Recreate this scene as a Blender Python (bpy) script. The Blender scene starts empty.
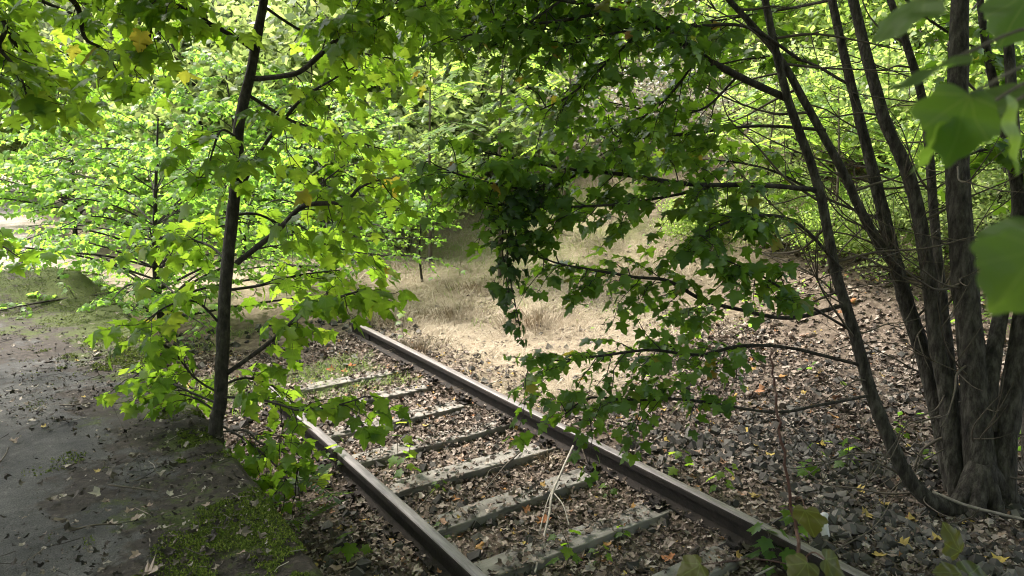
import bpy, math
import numpy as np
from mathutils import Matrix, Vector

RNG = np.random.default_rng(7)
SC = bpy.context.scene
COL = SC.collection

# ------------------------------------------------------------------ camera, sky, sun, exposure
W, H_ = 1024, 576
FPX = 731.0
CAM = np.array([0.0, 0.0, 2.203])
YAW = math.radians(34.65)
PITCH = math.radians(-11.16)
FWD = np.array([math.sin(YAW) * math.cos(PITCH), math.cos(YAW) * math.cos(PITCH), math.sin(PITCH)])
RGT = np.array([math.cos(YAW), -math.sin(YAW), 0.0])
UPV = np.cross(RGT, FWD)
cd = bpy.data.cameras.new('camera')
cam = bpy.data.objects.new('camera', cd)
COL.objects.link(cam)
SC.camera = cam
cd.sensor_width = 36.0
cd.lens = FPX / W * 36.0
cd.clip_start = 0.05
cd.clip_end = 2000
cd.dof.use_dof = True
cd.dof.focus_distance = 5.0
cd.dof.aperture_fstop = 5.6
cam.matrix_world = Matrix((
    (RGT[0], UPV[0], -FWD[0], CAM[0]),
    (RGT[1], UPV[1], -FWD[1], CAM[1]),
    (RGT[2], UPV[2], -FWD[2], CAM[2]),
    (0, 0, 0, 1)))

SUN_AZ = math.radians(-22.0)     # from +Y towards +X
SUN_EL = math.radians(57.0)
world = bpy.data.worlds.new('World')
SC.world = world
world.use_nodes = True
wn = world.node_tree
wn.nodes.clear()
wo = wn.nodes.new('ShaderNodeOutputWorld')
wb = wn.nodes.new('ShaderNodeBackground')
wh = wn.nodes.new('ShaderNodeHueSaturation')
ws = wn.nodes.new('ShaderNodeTexSky')
ws.sky_type = 'NISHITA'
ws.sun_disc = False
ws.sun_elevation = SUN_EL
ws.sun_rotation = SUN_AZ
ws.air_density = 1.3
ws.dust_density = 4.0
wh.inputs['Saturation'].default_value = 0.55     # thin cloud
wb.inputs['Strength'].default_value = 0.15
wn.links.new(ws.outputs[0], wh.inputs['Color'])
wn.links.new(wh.outputs[0], wb.inputs['Color'])
wn.links.new(wb.outputs[0], wo.inputs['Surface'])
sd = bpy.data.lights.new('sun', 'SUN')
sun = bpy.data.objects.new('sun', sd)
COL.objects.link(sun)
sd.energy = 2.7
sd.angle = math.radians(14.0)
sd.color = (1.0, 0.95, 0.86)
sdir = Vector((math.sin(SUN_AZ) * math.cos(SUN_EL), math.cos(SUN_AZ) * math.cos(SUN_EL), math.sin(SUN_EL)))
sun.rotation_euler = sdir.to_track_quat('Z', 'Y').to_euler()
sun.location = (0, 20, 30)
SC.view_settings.view_transform = 'Standard'
SC.view_settings.look = 'None'
SC.view_settings.gamma = 1.0
SC.view_settings.use_curve_mapping = False
SC.view_settings.exposure = 2.2
SC.render.engine = 'CYCLES'
SC.cycles.max_bounces = 8
SC.cycles.diffuse_bounces = 4
SC.cycles.transmission_bounces = 6
SC.cycles.glossy_bounces = 2
SC.cycles.use_denoising = True
SC.cycles.filter_width = 1.0
SC.cycles.sample_clamp_indirect = 6.0

# ------------------------------------------------------------------ maths helpers
def P(px, py, z):
    """photo pixel + distance along the optical axis -> world point"""
    return CAM + z * (FWD + (px - W / 2) / FPX * RGT - (py - H_ / 2) / FPX * UPV)

def ray(px, py):
    return FWD + (px - W / 2) / FPX * RGT - (py - H_ / 2) / FPX * UPV

def G(px, py, z0=0.0):
    d = ray(px, py)
    return CAM + d * ((z0 - CAM[2]) / d[2])

def proj(p):
    v = np.asarray(p) - CAM
    z = v @ FWD
    return W / 2 + FPX * (v @ RGT) / z, H_ / 2 - FPX * (v @ UPV) / z, z

def nrm(v):
    v = np.asarray(v, float)
    return v / (np.linalg.norm(v, axis=-1, keepdims=True) + 1e-9)

def sstep(a, b, x):
    t = np.clip((np.asarray(x, float) - a) / (b - a), 0, 1)
    return t * t * (3 - 2 * t)

_tab = np.random.default_rng(3).random((256, 256))
def vnoise(x, y):
    x = np.asarray(x, float); y = np.asarray(y, float)
    xi = np.floor(x).astype(int); yi = np.floor(y).astype(int)
    fx = x - xi; fy = y - yi
    fx = fx * fx * (3 - 2 * fx); fy = fy * fy * (3 - 2 * fy)
    a = _tab[xi & 255, yi & 255]; b = _tab[(xi + 1) & 255, yi & 255]
    c = _tab[xi & 255, (yi + 1) & 255]; d = _tab[(xi + 1) & 255, (yi + 1) & 255]
    return (a * (1 - fx) + b * fx) * (1 - fy) + (c * (1 - fx) + d * fx) * fy

def fnoise(x, y):
    return (vnoise(x, y) + 0.5 * vnoise(2.1 * x + 7, 2.1 * y + 3) + 0.25 * vnoise(4.3 * x + 1, 4.3 * y + 9)) / 1.75

RAIL_L, RAIL_R, PLAT_X, PLAT_Z, PLAT_Y1 = 1.668, 3.173, 0.87, 0.58, 9.6
RAIL_END = float(G(360, 325, .185)[1])

def hgt(x, y):
    x = np.asarray(x, float); y = np.asarray(y, float)
    z = 0.06 * (fnoise(x * 0.9, y * 0.9) - 0.5)
    w = x - 0.12 * (y - 8)
    z = z + 3.0 * sstep(6.8, 16.0, w) + 0.13 * np.clip(w - 13, 0, 40) * sstep(13, 20, w)
    z = z + 0.35 * sstep(5, 9, w) * (fnoise(x * 0.45 + 3, y * 0.45) - 0.4)
    z = z + (0.22 * sstep(8.4, 11, y) * sstep(1.0, 3.0, x)) * (0.4 + 1.2 * fnoise(x * .6, y * .6))
    z = z + 0.58 * sstep(1.9, 0.3, x) * sstep(9.0, 11.2, y)
    # track bed lies a little lower and even
    m = sstep(0.5, 0.95, x) * sstep(4.4, 3.7, x) * sstep(9.0, 8.0, y)
    z = z * (1 - m) + m * (0.012 * (fnoise(x * 3, y * 3) - 0.5) + .05 * (sstep(1.58, 1.48, x) + sstep(3.28, 3.4, x)) - .03 * sstep(1.62, 1.8, x) * sstep(3.2, 3.05, x))
    p = sstep(0.85, 0.6, x) * sstep(9.9, 9.4, y)
    return z * (1 - p) + p * (-0.1)

def GT(px, py, off=0.0):
    d = ray(px, py)
    t = 1.0
    for _ in range(4000):
        q = CAM + d * t
        if q[2] <= hgt(q[0], q[1]) + off:
            return q
        t += 0.02
    return q

def smooth(pts, n=6):
    pts = [np.asarray(p, float) for p in pts]
    if len(pts) < 3:
        return np.array([pts[0] + (pts[1] - pts[0]) * t for t in np.linspace(0, 1, n + 1)])
    q = [2 * pts[0] - pts[1]] + pts + [2 * pts[-1] - pts[-2]]
    out = []
    for i in range(1, len(q) - 2):
        for t in np.linspace(0, 1, n, endpoint=False):
            a, b, c, d = q[i - 1], q[i], q[i + 1], q[i + 2]
            out.append(.5 * ((2 * b) + (-a + c) * t + (2 * a - 5 * b + 4 * c - d) * t * t + (-a + 3 * b - 3 * c + d) * t ** 3))
    out.append(pts[-1])
    return np.array(out)

LEAF_MATS = set()
class Geo:
    def __init__(s):
        s.v = []; s.f = []; s.n = 0; s.uv = []; s.has_uv = False
    def add(s, v, f, uv=None):
        v = np.asarray(v, float).reshape(-1, 3); f = np.asarray(f, int).reshape(-1, 3)
        s.v.append(v); s.f.append(f + s.n); s.n += len(v)
        if uv is not None:
            s.has_uv = True
            s.uv.append(uv)
        else:
            s.uv.append(np.zeros((len(v), 2)))
    def mesh(s, name, mat, origin=(0, 0, 0), smooth_sh=False):
        V = (np.vstack(s.v) if s.v else np.zeros((0, 3))) - np.asarray(origin, float)
        F = np.vstack(s.f) if s.f else np.zeros((0, 3), int)
        me = bpy.data.meshes.new(name)
        me.vertices.add(len(V)); me.vertices.foreach_set('co', V.astype(np.float32).ravel())
        me.loops.add(F.size); me.loops.foreach_set('vertex_index', F.astype(np.int32).ravel())
        me.polygons.add(len(F))
        me.polygons.foreach_set('loop_start', (np.arange(len(F)) * 3).astype(np.int32))
        me.polygons.foreach_set('use_smooth', np.full(len(F), bool(smooth_sh or mat.name in LEAF_MATS)))
        if s.has_uv:
            ul = me.uv_layers.new(name='UVMap')
            ul.data.foreach_set('uv', np.vstack(s.uv)[F.ravel()].astype(np.float32).ravel())
        me.update(calc_edges=True)
        me.materials.append(mat)
        return me
    # shapes -------------------------------------------------
    def box(s, a, b, jit=0.0):
        a = np.asarray(a, float); b = np.asarray(b, float)
        v = np.array([[x, y, z] for x in (a[0], b[0]) for y in (a[1], b[1]) for z in (a[2], b[2])])
        if jit: v = v + RNG.normal(0, jit, v.shape)
        f = [(0, 1, 3), (0, 3, 2), (4, 6, 7), (4, 7, 5), (0, 4, 5), (0, 5, 1), (2, 3, 7), (2, 7, 6), (0, 2, 6), (0, 6, 4), (1, 5, 7), (1, 7, 3)]
        s.add(v, f)
    def tube(s, pts, rad, n=6, rough=0.0, cap=True):
        pts = np.asarray(pts, float); m = len(pts)
        rad = np.interp(np.linspace(0, 1, m), np.linspace(0, 1, len(rad)), rad) if not np.isscalar(rad) else np.full(m, rad)
        T = nrm(np.gradient(pts, axis=0))
        ref = np.array([0.31, 0.87, 0.38])
        if abs(T[0] @ ref) > .9: ref = np.array([1.0, 0, 0])
        A = nrm(np.cross(T, ref)); B = np.cross(T, A)
        ang = np.linspace(0, 2 * math.pi, n, endpoint=False)
        R = rad[:, None] * (1 + (RNG.normal(0, rough, (m, n)) if rough else 0))
        V = pts[:, None, :] + R[..., None] * (np.cos(ang)[None, :, None] * A[:, None, :] + np.sin(ang)[None, :, None] * B[:, None, :])
        i = np.arange(m - 1)[:, None] * n; j = np.arange(n)[None, :]; k = (j + 1) % n
        f = np.concatenate([np.stack([i + j, i + k, i + n + k], -1).reshape(-1, 3), np.stack([i + j, i + n + k, i + n + j], -1).reshape(-1, 3)])
        V = V.reshape(-1, 3)
        if cap:
            V = np.vstack([V, pts[-1] + T[-1] * rad[-1] * .6, pts[0]])
            e = (m - 1) * n
            jj = np.arange(n); kk = (jj + 1) % n
            f = np.vstack([f, np.stack([e + jj, e + kk, np.full(n, m * n)], -1), np.stack([kk, jj, np.full(n, m * n + 1)], -1)])
        s.add(V, f)
    def inst(s, tv, tf, M, L, uv=False):
        """template verts/tris placed by matrices M (N,3,3) and locations L (N,3)"""
        N = len(L)
        if N == 0: return
        V = np.einsum('nij,vj->nvi', M, tv) + L[:, None, :]
        F = tf[None] + (np.arange(N) * len(tv))[:, None, None]
        s.add(V.reshape(-1, 3), F.reshape(-1, 3), np.tile(tv[:, :2], (N, 1)) if uv else None)

def frames(tip, normal, size):
    """columns: x = side, y = tip direction, z = normal, scaled"""
    y = nrm(tip); x = nrm(np.cross(y, normal)); z = np.cross(x, y)
    return np.stack([x, y, z], -1) * np.asarray(size, float).reshape(-1, 1, 1)

def link(name, me, parent=None, loc=(0, 0, 0), **props):
    o = bpy.data.objects.new(name, me); COL.objects.link(o)
    o.location = loc
    if parent is not None: o.parent = parent
    for k, v in props.items(): o[k] = v
    return o

def thing(name, label, cat, loc, group=None):
    o = link(name, None, loc=tuple(float(a) for a in loc), label=label, category=cat)
    o.empty_display_size = 0.1
    if group: o['group'] = group
    return o

def part(name, geo, mat, parent, smooth_sh=False, **props):
    return link(name, geo.mesh(name, mat, tuple(parent.location), smooth_sh), parent, **props)

# ------------------------------------------------------------------ materials
def new_mat(name):
    m = bpy.data.materials.new(name); m.use_nodes = True
    nt = m.node_tree; nt.nodes.clear()
    out = nt.nodes.new('ShaderNodeOutputMaterial')
    return m, nt, out

def node(nt, t, **kw):
    n = nt.nodes.new(t)
    for k, v in kw.items():
        if k in n.inputs: n.inputs[k].default_value = v
        else: setattr(n, k, v)
    return n

def ramp(nt, fac, stops, interp='LINEAR'):
    r = nt.nodes.new('ShaderNodeValToRGB'); r.color_ramp.interpolation = interp
    e = r.color_ramp.elements
    while len(e) < len(stops): e.new(0.5)
    for i, (p, c) in enumerate(stops):
        e[i].position = p; e[i].color = (*c, 1)
    nt.links.new(fac, r.inputs[0])
    return r.outputs[0]

def rnd(nt):
    g = nt.nodes.new('ShaderNodeNewGeometry'); o = nt.nodes.new('ShaderNodeObjectInfo')
    a = nt.nodes.new('ShaderNodeMath'); a.operation = 'ADD'
    f = nt.nodes.new('ShaderNodeMath'); f.operation = 'FRACT'
    nt.links.new(g.outputs['Random Per Island'], a.inputs[0]); nt.links.new(o.outputs['Random'], a.inputs[1])
    nt.links.new(a.outputs[0], f.inputs[0])
    return f.outputs[0]

def noise(nt, scale, detail=4, rough=.6, coord='Object', vec_scale=None):
    tc = nt.nodes.new('ShaderNodeTexCoord')
    n = nt.nodes.new('ShaderNodeTexNoise')
    n.inputs['Scale'].default_value = scale; n.inputs['Detail'].default_value = detail; n.inputs['Roughness'].default_value = rough
    src = tc.outputs[coord]
    if vec_scale:
        mp = nt.nodes.new('ShaderNodeMapping'); mp.inputs['Scale'].default_value = vec_scale
        nt.links.new(src, mp.inputs[0]); src = mp.outputs[0]
    nt.links.new(src, n.inputs['Vector'])
    return n.outputs[0]

def mix(nt, fac, a, b, mode='MIX'):
    m = nt.nodes.new('ShaderNodeMix'); m.data_type = 'RGBA'; m.blend_type = mode
    for s, i in ((fac, 0), (a, 6), (b, 7)):
        if hasattr(s, 'is_linked'): nt.links.new(s, m.inputs[i])
        elif i == 0: m.inputs[0].default_value = s
        else: m.inputs[i].default_value = (*s, 1)
    return m.outputs[2]

def bump(nt, h, strength, dist=0.02):
    b = nt.nodes.new('ShaderNodeBump'); b.inputs['Strength'].default_value = strength; b.inputs['Distance'].default_value = dist
    nt.links.new(h, b.inputs['Height'])
    return b.outputs[0]

def leaf_mat(name, stops, tstops, trans=0.5, rough=0.45, spec=0.35, veins=False):
    m, nt, out = new_mat(name)
    LEAF_MATS.add(m.name)
    r = rnd(nt)
    c = ramp(nt, r, stops); t = ramp(nt, r, tstops)
    blotch = noise(nt, 9.0, 3)
    c = mix(nt, 0.35, c, ramp(nt, blotch, [(.3, (.35, .35, .35)), (.7, (1.0, 1.0, 1.0))]), 'MULTIPLY')
    sp = ramp(nt, noise(nt, 26.0, 4, .7), [(.66, (0, 0, 0)), (.72, (1, 1, 1))])
    c = mix(nt, sp, c, (.10, .06, .025)); t = mix(nt, sp, t, (.14, .09, .02))
    if veins:
        uv = nt.nodes.new('ShaderNodeUVMap'); sx = nt.nodes.new('ShaderNodeSeparateXYZ'); nt.links.new(uv.outputs[0], sx.inputs[0])
        def mth(op, a, b=None):
            n = nt.nodes.new('ShaderNodeMath'); n.operation = op
            for i, s in enumerate((a, b)):
                if s is None: continue
                if hasattr(s, 'is_linked'): nt.links.new(s, n.inputs[i])
                else: n.inputs[i].default_value = s
            return n.outputs[0]
        ax = mth('ABSOLUTE', sx.outputs[0])
        d = None
        for ang in (0.0, 0.72, 1.45):                       # midrib and lobe veins fan out from the leaf base
            q = mth('ABSOLUTE', mth('SUBTRACT', mth('MULTIPLY', ax, math.cos(ang)), mth('MULTIPLY', sx.outputs[1], math.sin(ang))))
            d = q if d is None else mth('MINIMUM', d, q)
        v = mth('LESS_THAN', d, 0.012)
        v = mth('MULTIPLY', v, 0.35)
        c = mix(nt, v, c, (.16, .24, .06)); t = mix(nt, v, t, (.42, .5, .1))
    b = node(nt, 'ShaderNodeBsdfPrincipled', Roughness=rough)
    b.inputs['Specular IOR Level'].default_value = spec
    nt.links.new(c, b.inputs['Base Color'])
    tr = nt.nodes.new('ShaderNodeBsdfTranslucent'); nt.links.new(t, tr.inputs[0])
    ms = nt.nodes.new('ShaderNodeMixShader'); ms.inputs[0].default_value = trans
    nt.links.new(b.outputs[0], ms.inputs[1]); nt.links.new(tr.outputs[0], ms.inputs[2])
    nt.links.new(ms.outputs[0], out.inputs[0])
    return m

def plain(name, stops, src='rnd', scale=4.0, rough=.85, bmp=0, bscale=40, metallic=0, vec=None, spec=.3, bdist=.02):
    m, nt, out = new_mat(name)
    fac = rnd(nt) if src == 'rnd' else noise(nt, scale, 6, .65, vec_scale=vec)
    b = node(nt, 'ShaderNodeBsdfPrincipled', Roughness=rough, Metallic=metallic)
    b.inputs['Specular IOR Level'].default_value = spec
    c = ramp(nt, fac, stops)
    if src == 'rnd':
        c = mix(nt, .6, c, ramp(nt, noise(nt, 25.0, 3), [(.3, (.45, .45, .45)), (.7, (1, 1, 1))]), 'MULTIPLY')
    nt.links.new(c, b.inputs['Base Color'])
    if bmp: nt.links.new(bump(nt, noise(nt, bscale, 5, .7, vec_scale=vec), bmp, bdist), b.inputs['Normal'])
    nt.links.new(b.outputs[0], out.inputs[0])
    return m

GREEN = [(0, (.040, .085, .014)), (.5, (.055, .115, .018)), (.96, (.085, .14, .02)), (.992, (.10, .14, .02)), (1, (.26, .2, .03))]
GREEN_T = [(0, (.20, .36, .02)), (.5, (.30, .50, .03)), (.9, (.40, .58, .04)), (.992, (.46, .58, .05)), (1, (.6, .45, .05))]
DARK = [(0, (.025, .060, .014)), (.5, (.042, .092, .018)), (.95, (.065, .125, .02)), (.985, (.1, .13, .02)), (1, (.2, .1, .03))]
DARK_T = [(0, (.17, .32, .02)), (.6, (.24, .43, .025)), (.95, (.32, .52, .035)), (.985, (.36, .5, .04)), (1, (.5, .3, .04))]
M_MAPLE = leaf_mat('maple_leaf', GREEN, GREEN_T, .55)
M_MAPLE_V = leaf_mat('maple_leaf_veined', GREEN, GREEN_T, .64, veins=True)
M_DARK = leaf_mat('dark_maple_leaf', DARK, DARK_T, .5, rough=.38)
M_BRIGHT = leaf_mat('bright_leaf', [(0, (.06, .13, .02)), (.6, (.09, .18, .025)), (1, (.13, .2, .03))], [(0, (.25, .5, .05)), (.6, (.35, .62, .07)), (1, (.44, .64, .08))], .55, rough=.5, spec=.35)
M_LOCUST = leaf_mat('pinnate_leaf', [(0, (.07, .14, .03)), (1, (.11, .19, .04))], [(0, (.3, .5, .06)), (1, (.45, .62, .09))], .5)
M_FAR = [
    leaf_mat('far_leaf_green', [(0, (.08, .14, .035)), (1, (.15, .21, .06))], [(0, (.34, .52, .08)), (1, (.52, .66, .14))], .55),
    leaf_mat('far_leaf_yellow', [(0, (.15, .17, .05)), (.8, (.22, .23, .08)), (1, (.3, .23, .08))], [(0, (.48, .54, .12)), (1, (.7, .66, .22))], .55),
    leaf_mat('far_leaf_grey', [(0, (.10, .13, .07)), (.8, (.16, .19, .11)), (1, (.24, .2, .13))], [(0, (.34, .43, .2)), (1, (.5, .54, .3))], .5),
    leaf_mat('far_leaf_dark', [(0, (.03, .06, .025)), (1, (.05, .09, .035))], [(0, (.18, .34, .06)), (1, (.28, .44, .08))], .5)]
M_OLDLEAF = leaf_mat('yellowing_leaf', [(0, (.055, .065, .015)), (1, (.09, .085, .02))], [(0, (.12, .14, .02)), (1, (.2, .18, .03))], .45, veins=True)
M_SHADELEAF = leaf_mat('near_leaf', [(0, (.035, .07, .02)), (1, (.05, .09, .025))], [(0, (.20, .36, .03)), (1, (.28, .42, .05))], .6, rough=.5, veins=True)  # darker than the other maple leaves: their shade is put into the colour
M_BARK = plain('bark', [(.32, (.012, .010, .008)), (.48, (.046, .039, .032)), (.66, (.105, .094, .078))], 'n', 30, .95, 1.0, 42, vec=(1, 1, .33), bdist=.05)
M_BARK2 = plain('sapling_bark', [(.34, (.014, .012, .010)), (.5, (.034, .028, .023)), (.68, (.07, .06, .05))], 'n', 34, .9, .8, 70, vec=(1, 1, .5))
M_TWIG = plain('twig_bark', [(.3, (.05, .04, .03)), (.7, (.10, .08, .06))], 'n', 20, .85)
M_REDTWIG = plain('red_twig', [(.3, (.045, .02, .016)), (.7, (.09, .042, .03))], 'n', 20, .6)
M_DEADWOOD = plain('dead_wood', [(.3, (.17, .145, .12)), (.7, (.36, .32, .275))], 'n', 12, .85, .3, 60, vec=(1, 1, 1))
M_GREYWOOD = plain('grey_dead_wood', [(.3, (.09, .078, .066)), (.7, (.2, .18, .155))], 'n', 16, .9, .4, 60)
M_RAILTOP = plain('worn_rail_steel', [(.35, (.085, .07, .067)), (.65, (.19, .163, .158))], 'n', 9, .45, .2, 120, metallic=.12, vec=(6, .6, 6), spec=.5)
M_RUST = plain('rusty_steel', [(.3, (.010, .008, .007)), (.6, (.023, .017, .014)), (.8, (.045, .031, .025))], 'n', 12, .9, .4, 90)
M_SLEEPER = plain('weathered_sleeper', [(.28, (.06, .053, .046)), (.46, (.155, .14, .122)), (.7, (.25, .23, .205))], 'n', 9, .92, .3, 90, vec=(.35, 1.6, 1))
M_LITTER = plain('leaf_litter', [(0, (.04, .03, .024)), (.3, (.10, .073, .056)), (.55, (.20, .15, .12)), (.8, (.27, .215, .18)), (.95, (.36, .305, .26)), (.98, (.28, .12, .05)), (1, (.40, .30, .08))])
M_LITTER_YL = plain('yellow_fallen_leaf', [(0, (.42, .30, .05)), (1, (.34, .24, .08))], rough=.7)
M_LITTER_PALE = plain('pale_fallen_leaf', [(0, (.30, .24, .20)), (1, (.16, .10, .07))], rough=.8)
M_LITTER_OR = plain('orange_fallen_leaf', [(0, (.36, .12, .04)), (1, (.28, .12, .05))], rough=.8)
M_CRUMB = plain('platform_debris', [(0, (.015, .012, .010)), (.55, (.05, .038, .03)), (.82, (.17, .135, .11)), (1, (.38, .33, .28))])
M_STONE = plain('ballast_stone', [(0, (.032, .028, .025)), (.6, (.072, .064, .057)), (1, (.15, .135, .12))], rough=.85)
M_STRAW = plain('dry_grass', [(0, (.17, .12, .07)), (.35, (.30, .24, .165)), (.85, (.43, .355, .26)), (1, (.52, .45, .35))], rough=.8)
M_GRASS = leaf_mat('green_grass', [(0, (.09, .15, .03)), (1, (.19, .24, .07))], [(0, (.22, .36, .05)), (1, (.38, .46, .12))], .35, rough=.6)
M_MOSS = plain('moss', [(0, (.05, .07, .010)), (.6, (.11, .15, .018)), (1, (.2, .22, .035))], rough=.95)

def ground_mat():
    m, nt, out = new_mat('forest_floor')
    g = nt.nodes.new('ShaderNodeNewGeometry'); s = nt.nodes.new('ShaderNodeSeparateXYZ'); nt.links.new(g.outputs['Position'], s.inputs[0])
    soil = ramp(nt, noise(nt, 9, 8, .7), [(.3, (.055, .04, .03)), (.5, (.13, .098, .075)), (.7, (.24, .19, .15))])
    straw = ramp(nt, noise(nt, 14, 9, .8), [(.3, (.14, .105, .068)), (.5, (.25, .20, .14)), (.7, (.37, .305, .225))])
    green = ramp(nt, noise(nt, 8, 6, .7), [(.3, (.10, .12, .04)), (.7, (.24, .24, .10))])
    straw = mix(nt, ramp(nt, noise(nt, .55, 4, .6), [(.5, (0, 0, 0)), (.62, (.8, .8, .8))]), straw, green)
    sand = ramp(nt, noise(nt, 5, 8, .7), [(.3, (.20, .165, .14)), (.7, (.33, .285, .25))])
    def mr(src, a, b):
        n = nt.nodes.new('ShaderNodeMapRange'); n.inputs[1].default_value = a; n.inputs[2].default_value = b; nt.links.new(src, n.inputs[0]); return n.outputs[0]
    def mul(a, b, op='MULTIPLY'):
        n = nt.nodes.new('ShaderNodeMath'); n.operation = op; nt.links.new(a, n.inputs[0])
        if hasattr(b, 'is_linked'): nt.links.new(b, n.inputs[1])
        else: n.inputs[1].default_value = b
        n.use_clamp = True
        return n.outputs[0]
    # dry meadow: beyond the right rail and beyond the track's end
    jit = mul(noise(nt, .8, 4, .6), 2.2)
    a = nt.nodes.new('ShaderNodeMath'); a.operation = 'MULTIPLY_ADD'; a.inputs[1].default_value = 1.0; nt.links.new(s.outputs[1], a.inputs[0]); nt.links.new(jit, a.inputs[2])
    b = nt.nodes.new('ShaderNodeMath'); b.operation = 'MULTIPLY_ADD'; b.inputs[1].default_value = -0.42; nt.links.new(s.outputs[0], b.inputs[0]); nt.links.new(a.outputs[0], b.inputs[2])
    mead = mul(mr(b.outputs[0], 3.3, 4.4), mr(s.outputs[0], 17.5, 14.5))
    mead = mul(mead, mul(mr(s.outputs[0], 3.2, 3.9), mr(s.outputs[1], 8.8, 10.2), 'MAXIMUM'))
    gx_ = mul(mr(s.outputs[0], 4.6, 6.4), mr(s.outputs[0], 10.5, 8.0)); gy_ = mul(mr(s.outputs[1], 8.0, 10.0), mr(s.outputs[1], 15.5, 13.0))
    straw = mix(nt, mul(mul(gx_, gy_), ramp(nt, noise(nt, 1.3, 5, .65), [(.4, (.15, .15, .15)), (.6, (.85, .85, .85))])), straw, green)
    c = mix(nt, mead, soil, straw)
    lft = mul(mr(s.outputs[0], 1.4, .2), mr(s.outputs[1], 10.5, 12.0))
    c = mix(nt, lft, c, sand)
    p = node(nt, 'ShaderNodeBsdfPrincipled', Roughness=.95); p.inputs['Specular IOR Level'].default_value = .15
    nt.links.new(c, p.inputs['Base Color'])
    nt.links.new(bump(nt, noise(nt, 30, 6, .75), .9, .05), p.inputs['Normal'])
    nt.links.new(p.outputs[0], out.inputs[0])
    return m
M_GROUND = ground_mat()

def platform_mat(name):
    m, nt, out = new_mat(name)
    base = ramp(nt, noise(nt, 2.2, 12, .8), [(.34, (.030, .030, .030)), (.5, (.075, .073, .071)), (.66, (.15, .145, .14))])
    soil = ramp(nt, noise(nt, 26, 8, .8), [(.3, (.012, .009, .007)), (.55, (.05, .038, .03)), (.75, (.14, .11, .09))])
    fine = ramp(nt, noise(nt, 160, 3, .8), [(.38, (.3, .3, .3)), (.6, (1.35, 1.3, 1.25))])
    moss = ramp(nt, noise(nt, 90, 5, .75), [(.3, (.018, .026, .006)), (.7, (.095, .115, .02))])
    g = nt.nodes.new('ShaderNodeNewGeometry'); s = nt.nodes.new('ShaderNodeSeparateXYZ'); nt.links.new(g.outputs['Position'], s.inputs[0])
    def mr(src, a, b, lo, hi):
        n = nt.nodes.new('ShaderNodeMapRange'); n.inputs[1].default_value = a; n.inputs[2].default_value = b; n.inputs[3].default_value = lo; n.inputs[4].default_value = hi; nt.links.new(src, n.inputs[0]); return n.outputs[0]
    def add(a, b):
        n = nt.nodes.new('ShaderNodeMath'); nt.links.new(a, n.inputs[0]); nt.links.new(b, n.inputs[1]); return n.outputs[0]
    ex = mr(s.outputs[0], -.25, .65, -.06, .2); ey = mr(s.outputs[1], 5.8, 8.8, 0, .24)
    n1 = add(add(noise(nt, 1.7, 8, .72), ex), ey); n2 = add(add(noise(nt, 2.6, 8, .75), ex), ey)
    c = mix(nt, .75, base, fine, 'MULTIPLY')
    c = mix(nt, ramp(nt, n1, [(.55, (0, 0, 0)), (.61, (1, 1, 1))]), c, soil)
    c = mix(nt, ramp(nt, n2, [(.68, (0, 0, 0)), (.75, (1, 1, 1))]), c, moss)
    p = node(nt, 'ShaderNodeBsdfPrincipled', Roughness=.85); p.inputs['Specular IOR Level'].default_value = .25
    nt.links.new(c, p.inputs['Base Color'])
    nt.links.new(bump(nt, noise(nt, 60, 8, .8), .9, .03), p.inputs['Normal'])
    nt.links.new(p.outputs[0], out.inputs[0])
    return m
M_PLAT = platform_mat('platform_asphalt')
M_EDGE = M_PLAT

# ------------------------------------------------------------------ templates
def maple_template(detail=2, fold=.22, droop=.22):
    if detail == 2:
        h = [(.07, -.06), (.25, -.12), (.42, -.04), (.32, .07), (.47, .20), (.64, .41), (.47, .39), (.42, .49), (.25, .45), (.29, .63), (.17, .70), (.12, .84)]
    elif detail == 1:
        h = [(.24, -.11), (.42, -.02), (.34, .10), (.63, .41), (.27, .46), (.26, .68)]
    else:
        h = [(.34, -.06), (.58, .36), (.24, .46)]
    out = [(0., 0.)] + h + [(0., 1.)] + [(-x, y) for x, y in reversed(h)]
    mid = [(0., .22), (0., .52)]
    pts = np.array(mid + out); n = len(out)
    z = -fold * np.abs(pts[:, 0]) * 1.0 - droop * np.clip(pts[:, 1], 0, 1) ** 2 + .12 * np.abs(pts[:, 0]) ** 2
    v = np.column_stack([pts, z])
    f = []
    for i in range(n):
        j = (i + 1) % n
        ym = (out[i][1] + out[j][1]) / 2
        f.append((2 + i, 2 + j, 1 if ym > .42 else 0))
    last_r = max(i for i in range(len(h) + 1) if out[i][1] <= .45 and (out[i][1] + out[i + 1][1]) / 2 <= .42) + 1
    f.append((2 + last_r, 1, 0)); f.append((2 + (n - last_r) % n, 0, 1))
    return v, np.array(f)
MAPLE2 = maple_template(2); MAPLE2B = maple_template(2, .45, .05); MAPLE2C = maple_template(2, .02, .5); MAPLE1 = maple_template(1); MAPLE0 = maple_template(0, .3, .3)

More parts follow.
